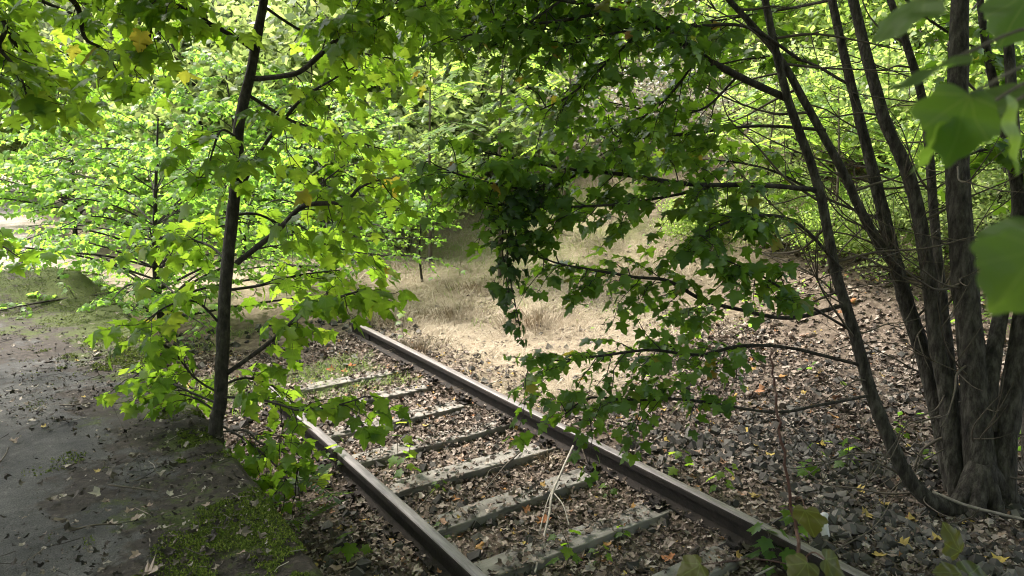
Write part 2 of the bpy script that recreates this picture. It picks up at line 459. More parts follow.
def near_leaf_template():
    h = [(.05, -.05), (.2, -.13), (.38, -.1), (.46, .0), (.50, .1), (.62, .2), (.66, .36), (.60, .42), (.53, .44), (.47, .55), (.40, .56), (.37, .66), (.28, .76), (.17, .83), (.09, .93)]
    full = smooth([np.array([0, 0, 0.])] + [np.array([x, y, 0.]) for x, y in h] + [np.array([0, 1, 0.])], 3)[:, :2]
    out = np.vstack([full, full[1:-1][::-1] * [-1, 1]]); n = len(out)
    rings = [out * k + np.array([0, .3]) * (1 - k) for k in (1, .72, .4)]
    pts = np.vstack(rings + [np.array([[0, .3]])])
    z = -.16 * np.abs(pts[:, 0]) - .2 * np.clip(pts[:, 1], 0, 1) ** 2 + .05 * np.sin(9 * pts[:, 0]) * pts[:, 1] + .03 * np.sin(14 * pts[:, 1] + 1)
    f = []
    for r in range(2):
        for i in range(n):
            j = (i + 1) % n; f += [(r * n + i, r * n + j, (r + 1) * n + j), (r * n + i, (r + 1) * n + j, (r + 1) * n + i)]
    f += [(2 * n + i, 2 * n + (i + 1) % n, 3 * n) for i in range(n)]
    return np.column_stack([pts, z]), np.array(f)
NEARLEAF = near_leaf_template()

def oval_template(w=.5):
    v = np.array([(0, 0, 0), (w * .5, .35, -.08), (w * .38, .7, -.14), (0, 1, -.25), (-w * .38, .7, -.14), (-w * .5, .35, -.08), (0, .5, 0)], float)
    return v, np.array([(0, 1, 6), (1, 2, 6), (2, 3, 6), (3, 4, 6), (4, 5, 6), (5, 0, 6)])
OVAL = oval_template(.55); OVAL_WIDE = oval_template(.95)
DIAMOND = (np.array([(0, 0, 0), (.32, .45, -.1), (0, 1, -.15), (-.32, .45, -.1)], float), np.array([(0, 1, 2), (0, 2, 3)]))

def pinnate_template(n=8):
    g = Geo()
    for i in range(n):
        y = .22 + .75 * i / (n - 1); z = -.35 * y * y
        L = .26 * (1 - .35 * abs(i / (n - 1) - .4))
        for s in (-1, 1):
            d = np.array([s * .9, .42, -.25]); d = d / np.linalg.norm(d)
            q = np.array([-d[1], d[0], 0]) * .26 * L
            b = np.array([0, y, z])
            g.add([b, b + d * L * .45 + q, b + d * L, b + d * L * .45 - q], [(0, 1, 2), (0, 2, 3)])
    ys = np.linspace(0, 1, 5)
    g.tube(np.column_stack([ys * 0, ys, -.35 * ys ** 2]), [.012, .006], 3, cap=False)
    b = np.array([0, 1, -.35])
    g.add([b, b + [.06, .1, -.07], b + [0, .24, -.16], b + [-.06, .1, -.07]], [(0, 1, 2), (0, 2, 3)])
    return np.vstack(g.v), np.vstack(g.f)
PINNATE = pinnate_template()

def stone_template(seed):
    r = np.random.default_rng(seed)
    v = np.array([(x, y, z) for x in (-1, 1) for y in (-1, 1) for z in (-1, 1)], float) * r.uniform(.5, 1.05, (8, 3)) * np.array([1, r.uniform(.6, .9), r.uniform(.45, .75)])
    f = np.array([(0, 1, 3), (0, 3, 2), (4, 6, 7), (4, 7, 5), (0, 4, 5), (0, 5, 1), (2, 3, 7), (2, 7, 6), (0, 2, 6), (0, 6, 4), (1, 5, 7), (1, 7, 3)])
    return v, f
STONES = [stone_template(i) for i in range(5)]

def curl_leaf(seed):
    r = np.random.default_rng(seed)
    v, f = maple_template(0, 0, 0)
    v = v.copy(); v[:, 1] -= .4
    a, b = r.uniform(-.9, 1.4), r.uniform(-.6, .9)
    v[:, 2] = a * v[:, 0] ** 2 + b * v[:, 1] ** 2 + r.normal(0, .07, len(v))
    return v, f
LITTERS = [curl_leaf(i) for i in range(8)]

# ------------------------------------------------------------------ foliage builders
class Leaves:
    def __init__(s): s.tip = []; s.nor = []; s.size = []; s.loc = []
    def add(s, loc, tip, nor, size):
        s.loc.append(loc); s.tip.append(tip); s.nor.append(nor); s.size.append(size)
    def arrays(s):
        return np.array(s.loc), frames(np.array(s.tip), np.array(s.nor), np.array(s.size)), np.array(s.size)

def put_leaf(lv, wood, node_p, pdir, size, droop, rng, petiole=True):
    pl = size * rng.uniform(.35, .8)
    base = node_p + pdir * pl
    if petiole: wood.tube([node_p, node_p + pdir * pl * .5 + [0, 0, .1 * pl], base], [.0014, .001], 3, cap=False)
    hd = np.array([pdir[0], pdir[1], 0]); hd = nrm(hd + rng.normal(0, .25, 3) * [1, 1, 0])
    tip = nrm(hd * rng.uniform(.5, 1) + np.array([0, 0, -1]) * droop * rng.uniform(.3, 1.5) + rng.normal(0, .15, 3))
    nor = nrm(np.array([0, 0, 1.0]) + hd * .5 * droop + rng.normal(0, .38, 3))
    lv.add(base, tip, nor, size)

def leafy_branch(pts, r0, r1, wood, lv, rng, leaf=.1, t0=.25, twig_step=.11, twig_len=(.18, .42), leaf_step=.07, droop=.7, flat=.3, sides=6, petiole=True, bare=.0, n=6):
    Pt = smooth(pts, n)
    wood.tube(Pt, [r0, r0 * .8 + r1 * .2, r1], sides, .04)
    seg = np.linalg.norm(np.diff(Pt, axis=0), axis=1); S = np.concatenate([[0], np.cumsum(seg)]); L = S[-1]
    s = L * t0; side = 1
    while s < L:
        p = np.array([np.interp(s, S, Pt[:, k]) for k in range(3)])
        i = min(np.searchsorted(S, s), len(Pt) - 1); T = nrm(Pt[i] - Pt[i - 1])
        lat = np.cross(T, [0, 0, 1.0])
        if np.linalg.norm(lat) < .2: lat = rng.normal(0, 1, 3)
        lat = nrm(lat)
        if rng.random() > bare:
            d = nrm(.6 * T + side * lat * rng.uniform(.4, 1) + np.array([0, 0, rng.normal(.0, flat)]))
            tl = rng.uniform(*twig_len) * (1 - .35 * s / L)
            k = np.linspace(0, 1, 5)[:, None]
            tw = p + d * tl * k + np.array([0, 0, -1]) * tl * .25 * droop * k ** 2 + np.cumsum(rng.normal(0, .012, (5, 3)), 0) * (k > 0)
            wood.tube(tw, [max(.0035, r1 * .7), .0016], 4, cap=False)
            m = max(1, int(tl / leaf_step))
            for q in range(m + 1):
                u = .25 + .75 * q / max(1, m)
                pn = np.array([np.interp(u, np.linspace(0, 1, 5), tw[:, kk]) for kk in range(3)])
                td = nrm(tw[-1] - tw[-2]); tl2 = nrm(np.cross(td, [0, 0, 1.0]) + 1e-4)
                if q == m:
                    put_leaf(lv, wood, pn, nrm(td + rng.normal(0, .2, 3)), leaf * rng.uniform(.7, 1.15), droop, rng, petiole)
                for sg in (-1, 1):
                    if rng.random() < .82:
                        put_leaf(lv, wood, pn, nrm(td * .5 + sg * tl2 * .9 + [0, 0, rng.uniform(-.1, .45)]), leaf * rng.uniform(.38, 1.2), droop, rng, petiole)
        s += twig_step * rng.uniform(.6, 1.4); side = -side
    return Pt

def finish_leaves(lv, parent, mat, tmpl_near, tmpl_far, n_single=300, name='leaf'):
    """largest-looking leaves as parts of their own, the rest as one part"""
    L, M, S = lv.arrays()
    x, y, z = proj(L)
    vis = (z > .2) & (x > -10) & (x < W + 10) & (y > -10) & (y < H_ + 10)
    score = np.where(vis, S / np.maximum(z, .2), 0)
    order = np.argsort(-score)
    single = [i for i in order[:n_single] if score[i] > 0]
    rest = np.setdiff1d(np.arange(len(L)), single)
    mes = []
    for k, tp in enumerate((tmpl_near, MAPLE2B, MAPLE2C, tmpl_near)):
        v = tp[0].copy(); v[:, 0] *= (1, .88, 1.08, .95)[k]; v[:, 0] += (0, .10, -.08, -.12)[k] * v[:, 1] ** 2; v[:, 2] += (.0, .06, .05, .08)[k] * np.sin(7 * v[:, 0] + 5 * v[:, 1])
        g = Geo(); g.add(v, tp[1], uv=tp[0][:, :2]); mes.append(g.mesh(name, mat))
    po = np.array(parent.location)
    for i in single:
        o = bpy.data.objects.new(name, mes[i % 4]); COL.objects.link(o); o.parent = parent
        m4 = np.eye(4); m4[:3, :3] = M[i]; m4[:3, 3] = L[i] - po
        o.matrix_local = Matrix(m4.tolist())
    if len(rest):
        g = Geo(); g.inst(*tmpl_far, M[rest[::2]], L[rest[::2]], uv=True); tq = tmpl_far[0].copy(); tq[:, 0] += .1 * tq[:, 1] ** 2; tq[:, 2] = tq[:, 2] * .3 + .5 * tq[:, 0] ** 2; g.inst(tq, tmpl_far[1], M[rest[1::2]], L[rest[1::2]], uv=True)
        part('foliage', g, mat, parent, kind='stuff')

def crown_points(rng, n_clump, per, centre, radii, clump_r, leaf, flat=.55):
    u = nrm(rng.normal(0, 1, (n_clump, 3))) * (rng.random((n_clump, 1)) ** .42)
    C = np.asarray(centre) + u * np.asarray(radii)
    L = (C[:, None, :] + rng.normal(0, 1, (n_clump, per, 3)) * clump_r * np.array([1, 1, flat]) * rng.uniform(.6, 1.3, (n_clump, 1, 1))).reshape(-1, 3)
    N = len(L)
    tip = nrm(rng.normal(0, 1, (N, 3)) * [1, 1, .4] + [0, 0, -.45])
    nor = nrm(np.array([0, 0, 1.0]) + rng.normal(0, .55, (N, 3)))
    return C, L, frames(tip, nor, leaf * rng.uniform(.6, 1.25, N))

# ================================================================== THE SETTING
# ground: one sheet out to the horizon, fine near the track
def axis(a, b, step, far_lo, far_hi):
    core = np.arange(a, b + 1e-6, step)
    lo = a - np.geomspace(step * 2, a - far_lo, 14)[::-1]; hi = b + np.geomspace(step * 2, far_hi - b, 14)
    return np.concatenate([lo, core, hi])
gx = axis(-4, 24, .2, -400, 400); gy = axis(-4, 34, .2, -400, 400)
XX, YY = np.meshgrid(gx, gy, indexing='ij')
g = Geo(); nx, ny = XX.shape
ii = (np.arange(nx - 1)[:, None] * ny + np.arange(ny - 1)[None, :]).ravel()
g.add(np.column_stack([XX.ravel(), YY.ravel(), hgt(XX, YY).ravel()]), np.vstack([np.column_stack([ii, ii + ny, ii + ny + 1]), np.column_stack([ii, ii + ny + 1, ii + 1])]))
ground = link('ground', g.mesh('ground', M_GROUND, smooth_sh=True), kind='structure', label='leaf covered forest floor with a dry grass clearing beyond the track')

# platform: asphalt top inside a row of crumbling concrete edge slabs
def slab(x0, x1, y0, y1, z0, z1, step=.07, rough=.012, wear=None):
    g = Geo()
    xs = np.linspace(x0, x1, max(2, int((x1 - x0) / step) + 1)); ys = np.linspace(y0, y1, max(2, int((y1 - y0) / step) + 1))
    X, Y = np.meshgrid(xs, ys, indexing='ij')
    Z = z1 + rough * 2 * (fnoise(X * 3.1, Y * 3.1) - .5) + rough * (vnoise(X * 14, Y * 14) - .5)
    if wear is not None:
        X, Y, Z = wear(X, Y, Z)
    n, m = X.shape
    i = (np.arange(n - 1)[:, None] * m + np.arange(m - 1)[None, :]).ravel()
    g.add(np.column_stack([X.ravel(), Y.ravel(), Z.ravel()]), np.vstack([np.column_stack([i, i + m, i + m + 1]), np.column_stack([i, i + m + 1, i + 1])]))
    idx = [k for k in range(m)]; 
    rim = [(0, k) for k in range(m)] + [(a, m - 1) for a in range(1, n)] + [(n - 1, k) for k in range(m - 2, -1, -1)] + [(a, 0) for a in range(n - 2, 0, -1)]
    top = np.array([(X[a, b], Y[a, b], Z[a, b]) for a, b in rim]); bot = top.copy(); bot[:, 2] = z0
    R = len(rim); k = np.arange(R); k2 = (k + 1) % R
    g.add(np.vstack([top, bot]), np.vstack([np.column_stack([k, k2, k2 + R]), np.column_stack([k, k2 + R, k + R])]))
    return g
platform = link('platform', slab(-7, PLAT_X - .452, -3, PLAT_Y1, -.2, PLAT_Z, .1, .016).mesh('platform', M_PLAT, smooth_sh=True), kind='structure',
                label='low old platform of dark worn asphalt strewn with debris')
def edge_wear(X, Y, Z):
    t = sstep(PLAT_X - .16, PLAT_X, X)
    ch = fnoise(Y * 2.6 + 5, X * 0 + 2) * (1 - .6 * np.exp(-((Y - 4.0) / .7) ** 2))
    t = sstep(PLAT_X - .05, PLAT_X, X); c2 = sstep(PLAT_X - .1, PLAT_X, X) * sstep(.6, .7, ch)
    X = X - t * (.02 * fnoise(Y * 5, Y * 0)) - c2 * .04
    Z = Z - t * (.015 + .03 * vnoise(Y * 9, X * 6)) - c2 * .07 + .02 * sstep(PLAT_X - .35, PLAT_X - .2, X) * fnoise(X * 6, Y * 4)
    return X, Y, Z
yy = -3.0; k = 0
while yy < PLAT_Y1 - .2:
    L = 1.15
    y1 = min(yy + L - .004, PLAT_Y1)
    g = slab(PLAT_X - .45, PLAT_X, yy, y1, -.2, PLAT_Z + RNG.normal(0, .002), .035, .014, edge_wear)
    link('edge_slab', g.mesh('edge_slab', M_EDGE), platform)
    yy += L
# earth mound with moss where the platform runs out
mx, my = np.meshgrid(np.linspace(-3.2, .95, 50), np.linspace(7.7, 11.2, 50), indexing='ij')
mz = PLAT_Z - .03 + .30 * np.exp(-((mx - .1) / .9) ** 2 - ((my - 9.5) / .65) ** 2) + .10 * np.exp(-((mx + 1.6) / 1.0) ** 2 - ((my - 9.3) / .8) ** 2) + .07 * (fnoise(mx * 3, my * 3) - .45) * np.exp(-((my - 9.4) / 1.1) ** 2)
edge = np.minimum(np.minimum(sstep(-3.2, -2.6, mx), sstep(.95, .6, mx)), np.minimum(sstep(7.7, 8.3, my), sstep(11.2, 10.3, my)))
mz = mz * edge + (1 - edge) * .45
g = Geo(); n = 50; ii = (np.arange(n - 1)[:, None] * n + np.arange(n - 1)[None, :]).ravel()
g.add(np.column_stack([mx.ravel(), my.ravel(), mz.ravel()]), np.vstack([np.column_stack([ii, ii + n, ii + n + 1]), np.column_stack([ii, ii + n + 1, ii + 1])]))
link('mound', g.mesh('mound', M_EDGE, smooth_sh=True), kind='structure', label='low mossy earth mound at the far end of the platform')
def mound_z(x, y):
    z = PLAT_Z - .03 + .30 * np.exp(-((x - .1) / .9) ** 2 - ((y - 9.5) / .65) ** 2) + .10 * np.exp(-((x + 1.6) / 1.0) ** 2 - ((y - 9.3) / .8) ** 2) + .07 * (fnoise(x * 3, y * 3) - .45) * np.exp(-((y - 9.4) / 1.1) ** 2)
    return np.where(y > 8.2, np.maximum(z, PLAT_Z), PLAT_Z)
def plat_top(x, y):
    return mound_z(x, y) + .012

# ================================================================== TRACK
def rail(x0, ya, yb, label, side):
    base = np.array([x0, ya, .03])
    t = thing('steel_rail', label, 'rail', base, 'rails of the disused track')
    ys = np.linspace(ya, yb, 24)
    def extr(prof, name, mat):
        g = Geo(); n = len(prof); prof = np.array(prof)
        wob = .004 * np.sin(ys * 1.7 + x0)
        V = np.stack([np.column_stack([x0 + w + prof[:, 0], np.full(n, y), .03 + prof[:, 1]]) for y, w in zip(ys, wob)]).reshape(-1, 3)
        i = np.arange(len(ys) - 1)[:, None] * n; j = np.arange(n)[None]; k = (j + 1) % n
        f = np.vstack([np.stack([i + j, i + n + j, i + n + k], -1).reshape(-1, 3), np.stack([i + j, i + n + k, i + k], -1).reshape(-1, 3)])
        g.add(V, f)
        for e in (0, (len(ys) - 1) * n):
            g.add(V[e:e + n], [(0, q, q + 1) for q in range(1, n - 1)])
        return part(name, g, mat, t)
    extr([(-.062, 0), (.062, 0), (.062, .010), (.012, .026), (-.012, .026), (-.062, .010)], 'foot', M_RUST)
    extr([(-.0085, .022), (.0085, .022), (.0085, .122), (-.0085, .122)], 'web', M_RUST)
    extr([(-.034, .112), (.034, .112), (.035, .140), (.031, .1485), (-.031, .1485), (-.035, .140)], 'head', M_RUST)
    extr([(-.0305, .1487), (.0305, .1487), (.026, .153), (.012, .1555), (-.012, .1555), (-.026, .153)], 'running_surface', M_RAILTOP)
    return t
rail(RAIL_L, -.6, float(G(262, 386, .185)[1]), 'left steel rail with rounded shiny head running beside the platform', 1)
rr = rail(RAIL_R, -.9, RAIL_END + .25, 'right steel rail bordering the dry grass clearing, ending in rusty stub', -1)
for yj in (RAIL_END - .12,):
    for sx in (-1, 1):
        g = Geo(); g.box((RAIL_R + sx * .0105 - .009, yj - .14, .068), (RAIL_R + sx * .0195 + .004, yj + .10, .135)); part('fishplate', g, M_RUST, rr)

SLEEP_Y = sorted([float(G(a, b, .03)[1]) for a, b in [(575, 537), (512, 497), (472, 465), (441, 437), (405, 414)]] + [1.72, 2.31, 5.76, 6.34])
def bolt_geo(x, y, z):
    g = Geo()
    g.tube([(x, y, z), (x, y, z + .035)], .017, 6); g.tube([(x, y, z + .03), (x, y, z + .055)], .010, 6)
    return g
slab_lbl = ['nearest the bottom edge, mostly under leaves', 'second from the bottom edge', 'third from the bottom edge', 'fourth from the bottom edge', 'fifth from the bottom edge',
            'sixth from the bottom edge', 'seventh from the bottom edge, half buried', 'eighth from the bottom edge, nearly buried']
def sleeper(y, label, zt):
    t = thing('railway_sleeper', label, 'sleeper', ((RAIL_L + RAIL_R) / 2, y, 0), 'sleepers across the disused track')
    g = Geo(); xs = np.linspace(RAIL_L - .45, RAIL_R + .45, 40); hw = .085
    prof = [(-hw, -.10), (hw, -.10), (hw, zt - .004), (hw - .004, zt), (-hw + .004, zt), (-hw, zt - .004)]
    n = len(prof); rot = RNG.normal(0, .012)
    V = np.vstack([np.column_stack([np.full(n, x), y + np.array([p[0] for p in prof]) * (1 + RNG.normal(0, .015)) + (x - 2.65) * rot, np.array([p[1] for p in prof]) + RNG.normal(0, .0007, n)]) for x in xs])
    i = np.arange(len(xs) - 1)[:, None] * n; j = np.arange(n)[None]; k = (j + 1) % n
    g.add(V, np.vstack([np.stack([i + j, i + n + k, i + n + j], -1).reshape(-1, 3), np.stack([i + j, i + k, i + n + k], -1).reshape(-1, 3)]))
    for e in (0, (len(xs) - 1) * n): g.add(V[e:e + n], [(0, q, q + 1) for q in range(1, n - 1)])
    part('beam', g, M_SLEEPER, t)
    for rx in (RAIL_L, RAIL_R):
        p = Geo(); p.box((rx - .15, y - .07, zt), (rx + .15, y + .07, .0285)); pl = part('tie_plate', p, M_RUST, t)
        for s in (-1, 1):
            link('clip', _clip(rx, y, s).mesh('clip', M_RUST, tuple(t.location)), pl)
            for dy in (-.035, .035):
                link('bolt', bolt_geo(rx + s * .10, y + dy, .03).mesh('bolt', M_RUST, tuple(t.location)), pl)
def _clip(rx, y, s):
    c = Geo(); c.box((rx + s * .045, y - .03, .047), (rx + s * .13, y + .03, .065)); return c
vis_i = 0
for y in SLEEP_Y:
    px, py, z = proj(np.array([2.65, y, .02]))
    if z < .5: continue
    lab = 'weathered grey sleeper between the rails, ' + slab_lbl[min(vis_i, 7)] if vis_i < 8 else 'weathered sleeper nearly hidden by litter toward the far end of the track'
    sleeper(y, lab, .0265 if y < 4.9 else .016); vis_i += 1

# ================================================================== GROUND COVER (stuff)
def scatter(n, x0, x1, y0, y1, keep=None):
    x = RNG.uniform(x0, x1, n); y = RNG.uniform(y0, y1, n)
    if keep is not None:
        k = RNG.random(n) < keep(x, y); x, y = x[k], y[k]
    return x, y

def flat_frames(n, size, tilt):
    a = RNG.uniform(0, 2 * math.pi, n)
    tip = np.column_stack([np.cos(a), np.sin(a), RNG.normal(0, tilt, n)])
    nor = np.column_stack([RNG.normal(0, tilt, n), RNG.normal(0, tilt, n), np.ones(n)])
    return frames(tip, nor, size)

def meadow(x, y):      # 0 under the trees, 1 in the dry clearing
    v = y - .42 * x + 1.6 * (fnoise(x * .8, y * .8) - .5)
    m = sstep(2.3, 3.5, v) * sstep(3.3, 4.0, x)
    return np.maximum(m, sstep(8.6, 9.6, y) * sstep(1.5, 2.6, x) * sstep(3.0, 5.0, v))

# ballast: 300 of the nearest stones single, the rest one mass
x, y = scatter(12000, 1.0, 9.5, -.2, 9.0, lambda x, y: (.25 + .75 * sstep(.42, .6, fnoise(x * 1.3 + 4, y * 1.3))) * (1 - .92 * meadow(x, y)) * sstep(9.5, 4.2, x) * np.where((x > RAIL_L) & (x < RAIL_R), .55, 1))
x2, y2 = scatter(3000, 3.35, 5.3, .7, 3.6, lambda x, y: sstep(.38, .55, fnoise(x * 1.1 + 6, y * 1.1)) * .9 + .1); x = np.concatenate([x, x2]); y = np.concatenate([y, y2])
d = np.hypot(x, y); o = np.argsort(d); x, y, d = x[o], y[o], d[o]
n = len(x); size = RNG.uniform(.012, .034, n) * RNG.choice([.6, 1, 1, 1.4], n); loc = np.column_stack([x, y, hgt(x, y) + size * .35]); M = flat_frames(n, size, .8); kind = RNG.integers(0, 5, n)
px, py, pz = proj(loc)
infr = (pz > .3) & (px > 0) & (px < W) & (py > 0) & (py < H_)
single = np.where(infr)[0]; single = single[np.argsort(-(size / pz)[single])][:300]
smesh = []
for tv, tf in STONES:
    g = Geo(); g.add(tv, tf); smesh.append(g.mesh('stone', M_STONE))
for i in single:
    ob = bpy.data.objects.new('stone', smesh[kind[i]]); COL.objects.link(ob); ob.parent = ground
    m4 = np.eye(4); m4[:3, :3] = M[i]; m4[:3, 3] = loc[i]; ob.matrix_local = Matrix(m4.tolist())
g = Geo(); rest = np.setdiff1d(np.arange(n), single)
for k in range(5):
    s = rest[kind[rest] == k]; g.inst(*STONES[k], M[s], loc[s])
link('ballast', g.mesh('ballast', M_STONE), kind='stuff', label='dark grey broken ballast stones between leaves', category='gravel')

# leaf litter
def litz(x, y):
    d = np.minimum(np.abs(x - RAIL_L), np.abs(x - RAIL_R))
    z = hgt(x, y) + .04 * sstep(.2, .05, d)
    dd = np.min(np.abs(y[:, None] - np.array(SLEEP_Y)[None]), axis=1)
    return np.where((dd < .09) & (x > RAIL_L) & (x < RAIL_R), np.maximum(z, .028), z)
def litter(n, x0, x1, y0, y1, keep, smin, smax, zf, tilt=.38):
    x, y = scatter(n, x0, x1, y0, y1, keep); n = len(x)
    size = RNG.uniform(smin, smax, n) * RNG.choice([.4, .6, .9, 1.1, 1.5], n)
    loc = np.column_stack([x, y, zf(x, y) + size * .12 + np.abs(RNG.normal(0, .012, n))]); M = flat_frames(n, size, tilt); kd = RNG.integers(0, 8, n)
    return loc, M, kd
def railmask(x, y):
    return np.where((np.abs(x - RAIL_L) < .042) | (np.abs(x - RAIL_R) < .042), 0.0, 1.0)
SLA = np.array(SLEEP_Y)
def sleepmask(x, y):
    dd = np.min(np.abs(y[:, None] - SLA[None]), axis=1)
    on = (dd < .085) & (x > RAIL_L + .12) & (x < RAIL_R - .1)
    return np.where(on, .16 + .75 * sstep(.50, .64, fnoise(x * 2.4, y * 2.4)) + .55 * sstep(RAIL_L + .5, RAIL_L + .15, x) + .5 * sstep(5.2, 6.2, y), 1.0)
g = Geo()
for a in [(98000, .9, 7.2, .7, 8.0, .016, .042), (40000, 5.0, 14.0, -2.0, 9.5, .035, .07)]:
    loc, M, kd = litter(*a[:5], lambda x, y: (1 - .93 * meadow(x, y)) * railmask(x, y) * sleepmask(x, y) * (.35 + .65 * sstep(.3, .55, fnoise(x * 1.7, y * 1.7 + 8))) * (1 - .1 * sstep(.45, .6, fnoise(x * 1.1 + 6, y * 1.1)) * (x > 3.3)), a[5], a[6], litz)
    for k in range(8): g.inst(*LITTERS[k], M[kd == k], loc[kd == k])
link('leaf_litter', g.mesh('leaf_litter', M_LITTER), kind='stuff', label='brown and pale dry fallen leaves covering the track bed', category='leaf litter')
# low green undergrowth on the bank behind the right-hand stems
x, y = scatter(9000, 5.6, 14.0, -1.0, 9.0, lambda x, y: sstep(.5, .6, fnoise(x * .9 + 2, y * .9 + 5)) * (1 - .8 * meadow(x, y)))
n = len(x); a = RNG.uniform(0, 6.28, n)
M = frames(np.column_stack([np.cos(a), np.sin(a), RNG.normal(-.2, .3, n)]), np.column_stack([RNG.normal(0, .4, (n, 2)), np.ones(n)]), RNG.uniform(.03, .085, n))
g = Geo(); g.inst(*OVAL, M, np.column_stack([x, y, hgt(x, y) + RNG.uniform(.03, .22, n)]))
link('undergrowth', g.mesh('undergrowth', M_BRIGHT), kind='stuff', label='low green undergrowth on the bank behind the stems', category='undergrowth')
# debris on the platform
def platkeep(x, y):
    return (.15 + .85 * sstep(.42, .6, fnoise(x * 1.2 + 2, y * 1.2))) * (.3 + .7 * sstep(-.6, .3, x))
g = Geo()
loc, M, kd = litter(42000, -5.0, PLAT_X - .02, .5, 9.2, platkeep, .006, .024, plat_top, .5)
for k in range(8): g.inst(*LITTERS[k], M[kd == k], loc[kd == k])
x, y = scatter(2600, -4.5, PLAT_X - .05, .4, 9.0, platkeep)
for a, b in zip(x, y):
    an = RNG.uniform(0, 6.28); L = RNG.uniform(.03, .13); v = np.array([math.cos(an), math.sin(an), 0]) * L
    p = np.array([a, b, plat_top(a, b) + .004]); g.tube([p, p + v * .5 + RNG.normal(0, .006, 3) * [1, 1, .3], p + v], [.0022, .0014], 3, cap=False)
loc, M, kd = litter(2600, -3.0, PLAT_X - .02, .6, 8.0, lambda x, y: sstep(-.6, .4, x) * (.1 + .9 * sstep(.48, .62, fnoise(x * 2 + 9, y * 2))), .018, .042, plat_top, .3)
for k in range(8): g.inst(*LITTERS[k], M[kd == k], loc[kd == k])
link('platform_debris', g.mesh('platform_debris', M_CRUMB), kind='stuff', label='crumbled leaves and twig bits scattered over the platform', category='debris')
# moss tufts
def mosskeep(x, y):
    e = sstep(-.15, .75, x)
    far = sstep(6.2, 8.2, y) * .9
    return np.clip(np.maximum(sstep(.565, .60, .6 * fnoise(x * 2.3 + 1, y * 2.3) + .4 * fnoise(x * 7, y * 7) + .17 * sstep(.5, .75, x) - .05 * sstep(.55, .3, x)) * e, far * sstep(.45, .55, fnoise(x * 1.5, y * 1.5))), 0, 1)
xa, ya = scatter(230000, -.3, PLAT_X - .01, .9, 7.0, mosskeep); xb, yb = scatter(60000, -3.5, PLAT_X - .02, 6.2, 10.5, mosskeep)
x = np.concatenate([xa, xb]); y = np.concatenate([ya, yb]); n = len(x)
wz = plat_top(x, y) - .02 * sstep(PLAT_X - .05, PLAT_X, x) * (y < 9)
tv = np.array([(-.5, 0, 0), (.5, 0, 0), (0, .1, 1.0), (0, -.5, .1)], float); tf = np.array([(0, 1, 2), (1, 3, 2), (3, 0, 2)])
sz = RNG.uniform(.005, .011, n)
a = RNG.uniform(0, 6.28, n); M = frames(np.column_stack([np.cos(a), np.sin(a), RNG.normal(0, .3, n)]), np.column_stack([RNG.normal(0, .5, (n, 2)), np.ones(n)]), sz)
g = Geo(); g.inst(tv, tf, M, np.column_stack([x, y, wz - .004]))
link('moss', g.mesh('moss', M_MOSS), kind='stuff', label='green moss tufts along the platform edge and mound', category='moss')

# grass
def blades(n, region, keep, hmin, hmax, lie, wd, mat, name, label, clump=None):
    x, y = scatter(n, *region, keep); n = len(x)
    h = RNG.uniform(hmin, hmax, n); a = RNG.uniform(0, 6.28, n)
    a = a * .7 + (fnoise(x * .9, y * .9) * 14)               # neighbours lean alike
    ln = lie * RNG.uniform(.4, 1.3, n)
    b = np.column_stack([x, y, hgt(x, y) - .01])
    dirv = np.column_stack([np.cos(a), np.sin(a), np.zeros(n)]); sd = np.column_stack([-np.sin(a + .5), np.cos(a + .5), np.zeros(n)]) * (wd * RNG.uniform(.6, 1.3, n))[:, None]
    up = np.array([0, 0, 1.0])
    q1 = b + dirv * (h * ln * .35)[:, None] + up * (h * .55 / (1 + ln))[:, None] + RNG.normal(0, .01, (n, 3)); q2 = b + dirv * (h * ln * .95)[:, None] + up * (h * .85 / (1 + 1.6 * ln))[:, None] + RNG.normal(0, .02, (n, 3))
    V = np.stack([b - sd, b + sd, q1 - sd * .8, q1 + sd * .8, q2], 1).reshape(-1, 3)
    F = (np.array([(0, 1, 3), (0, 3, 2), (2, 3, 4)])[None] + (np.arange(n) * 5)[:, None, None]).reshape(-1, 3)
    g = Geo(); g.add(V, F)
    return link(name, g.mesh(name, mat), kind='stuff', label=label, category='grass')
def greenp(x, y): return np.maximum(sstep(.5, .62, fnoise(x * .5 + 11, y * .5 + 2)), .9 * np.exp(-((x - 7.2) / 1.6) ** 2 - ((y - 11.0) / 2.6) ** 2))
blades(170000, (3.6, 17, 3.5, 22), lambda x, y: meadow(x, y) * (1 - .8 * greenp(x, y)) * (.5 + .5 * sstep(.4, .6, fnoise(x * 1.1, y * 1.1))) , .08, .36, 1.7, .0032, M_STRAW, 'dry_grass', 'flattened straw coloured dry grass filling the clearing')
blades(90000, (3.35, 9, 3.6, 11.5), lambda x, y: meadow(x, y) * (.35 + .65 * sstep(.35, .6, fnoise(x * 1.6, y * 1.6 + 3))), .05, .2, 3.2, .0028, M_STRAW, 'flattened_straw', 'short flattened straw carpet just beyond the right rail')
blades(80000, (1.2, 16, 7.2, 24), lambda x, y: np.maximum(meadow(x, y), .3 * sstep(7, 8, y)) * greenp(x, y), .08, .28, .8, .0035, M_GRASS, 'green_grass', 'green grass patches in the dry clearing')
blades(16000, (.95, 3.1, 5.7, 8.8), lambda x, y: sstep(.44, .58, fnoise(x * 1.2 + 3, y * 1.2)) * sstep(5.7, 6.3, y), .04, .17, .8, .003, M_GRASS, 'track_grass', 'short green grass between the far ends of the rails')
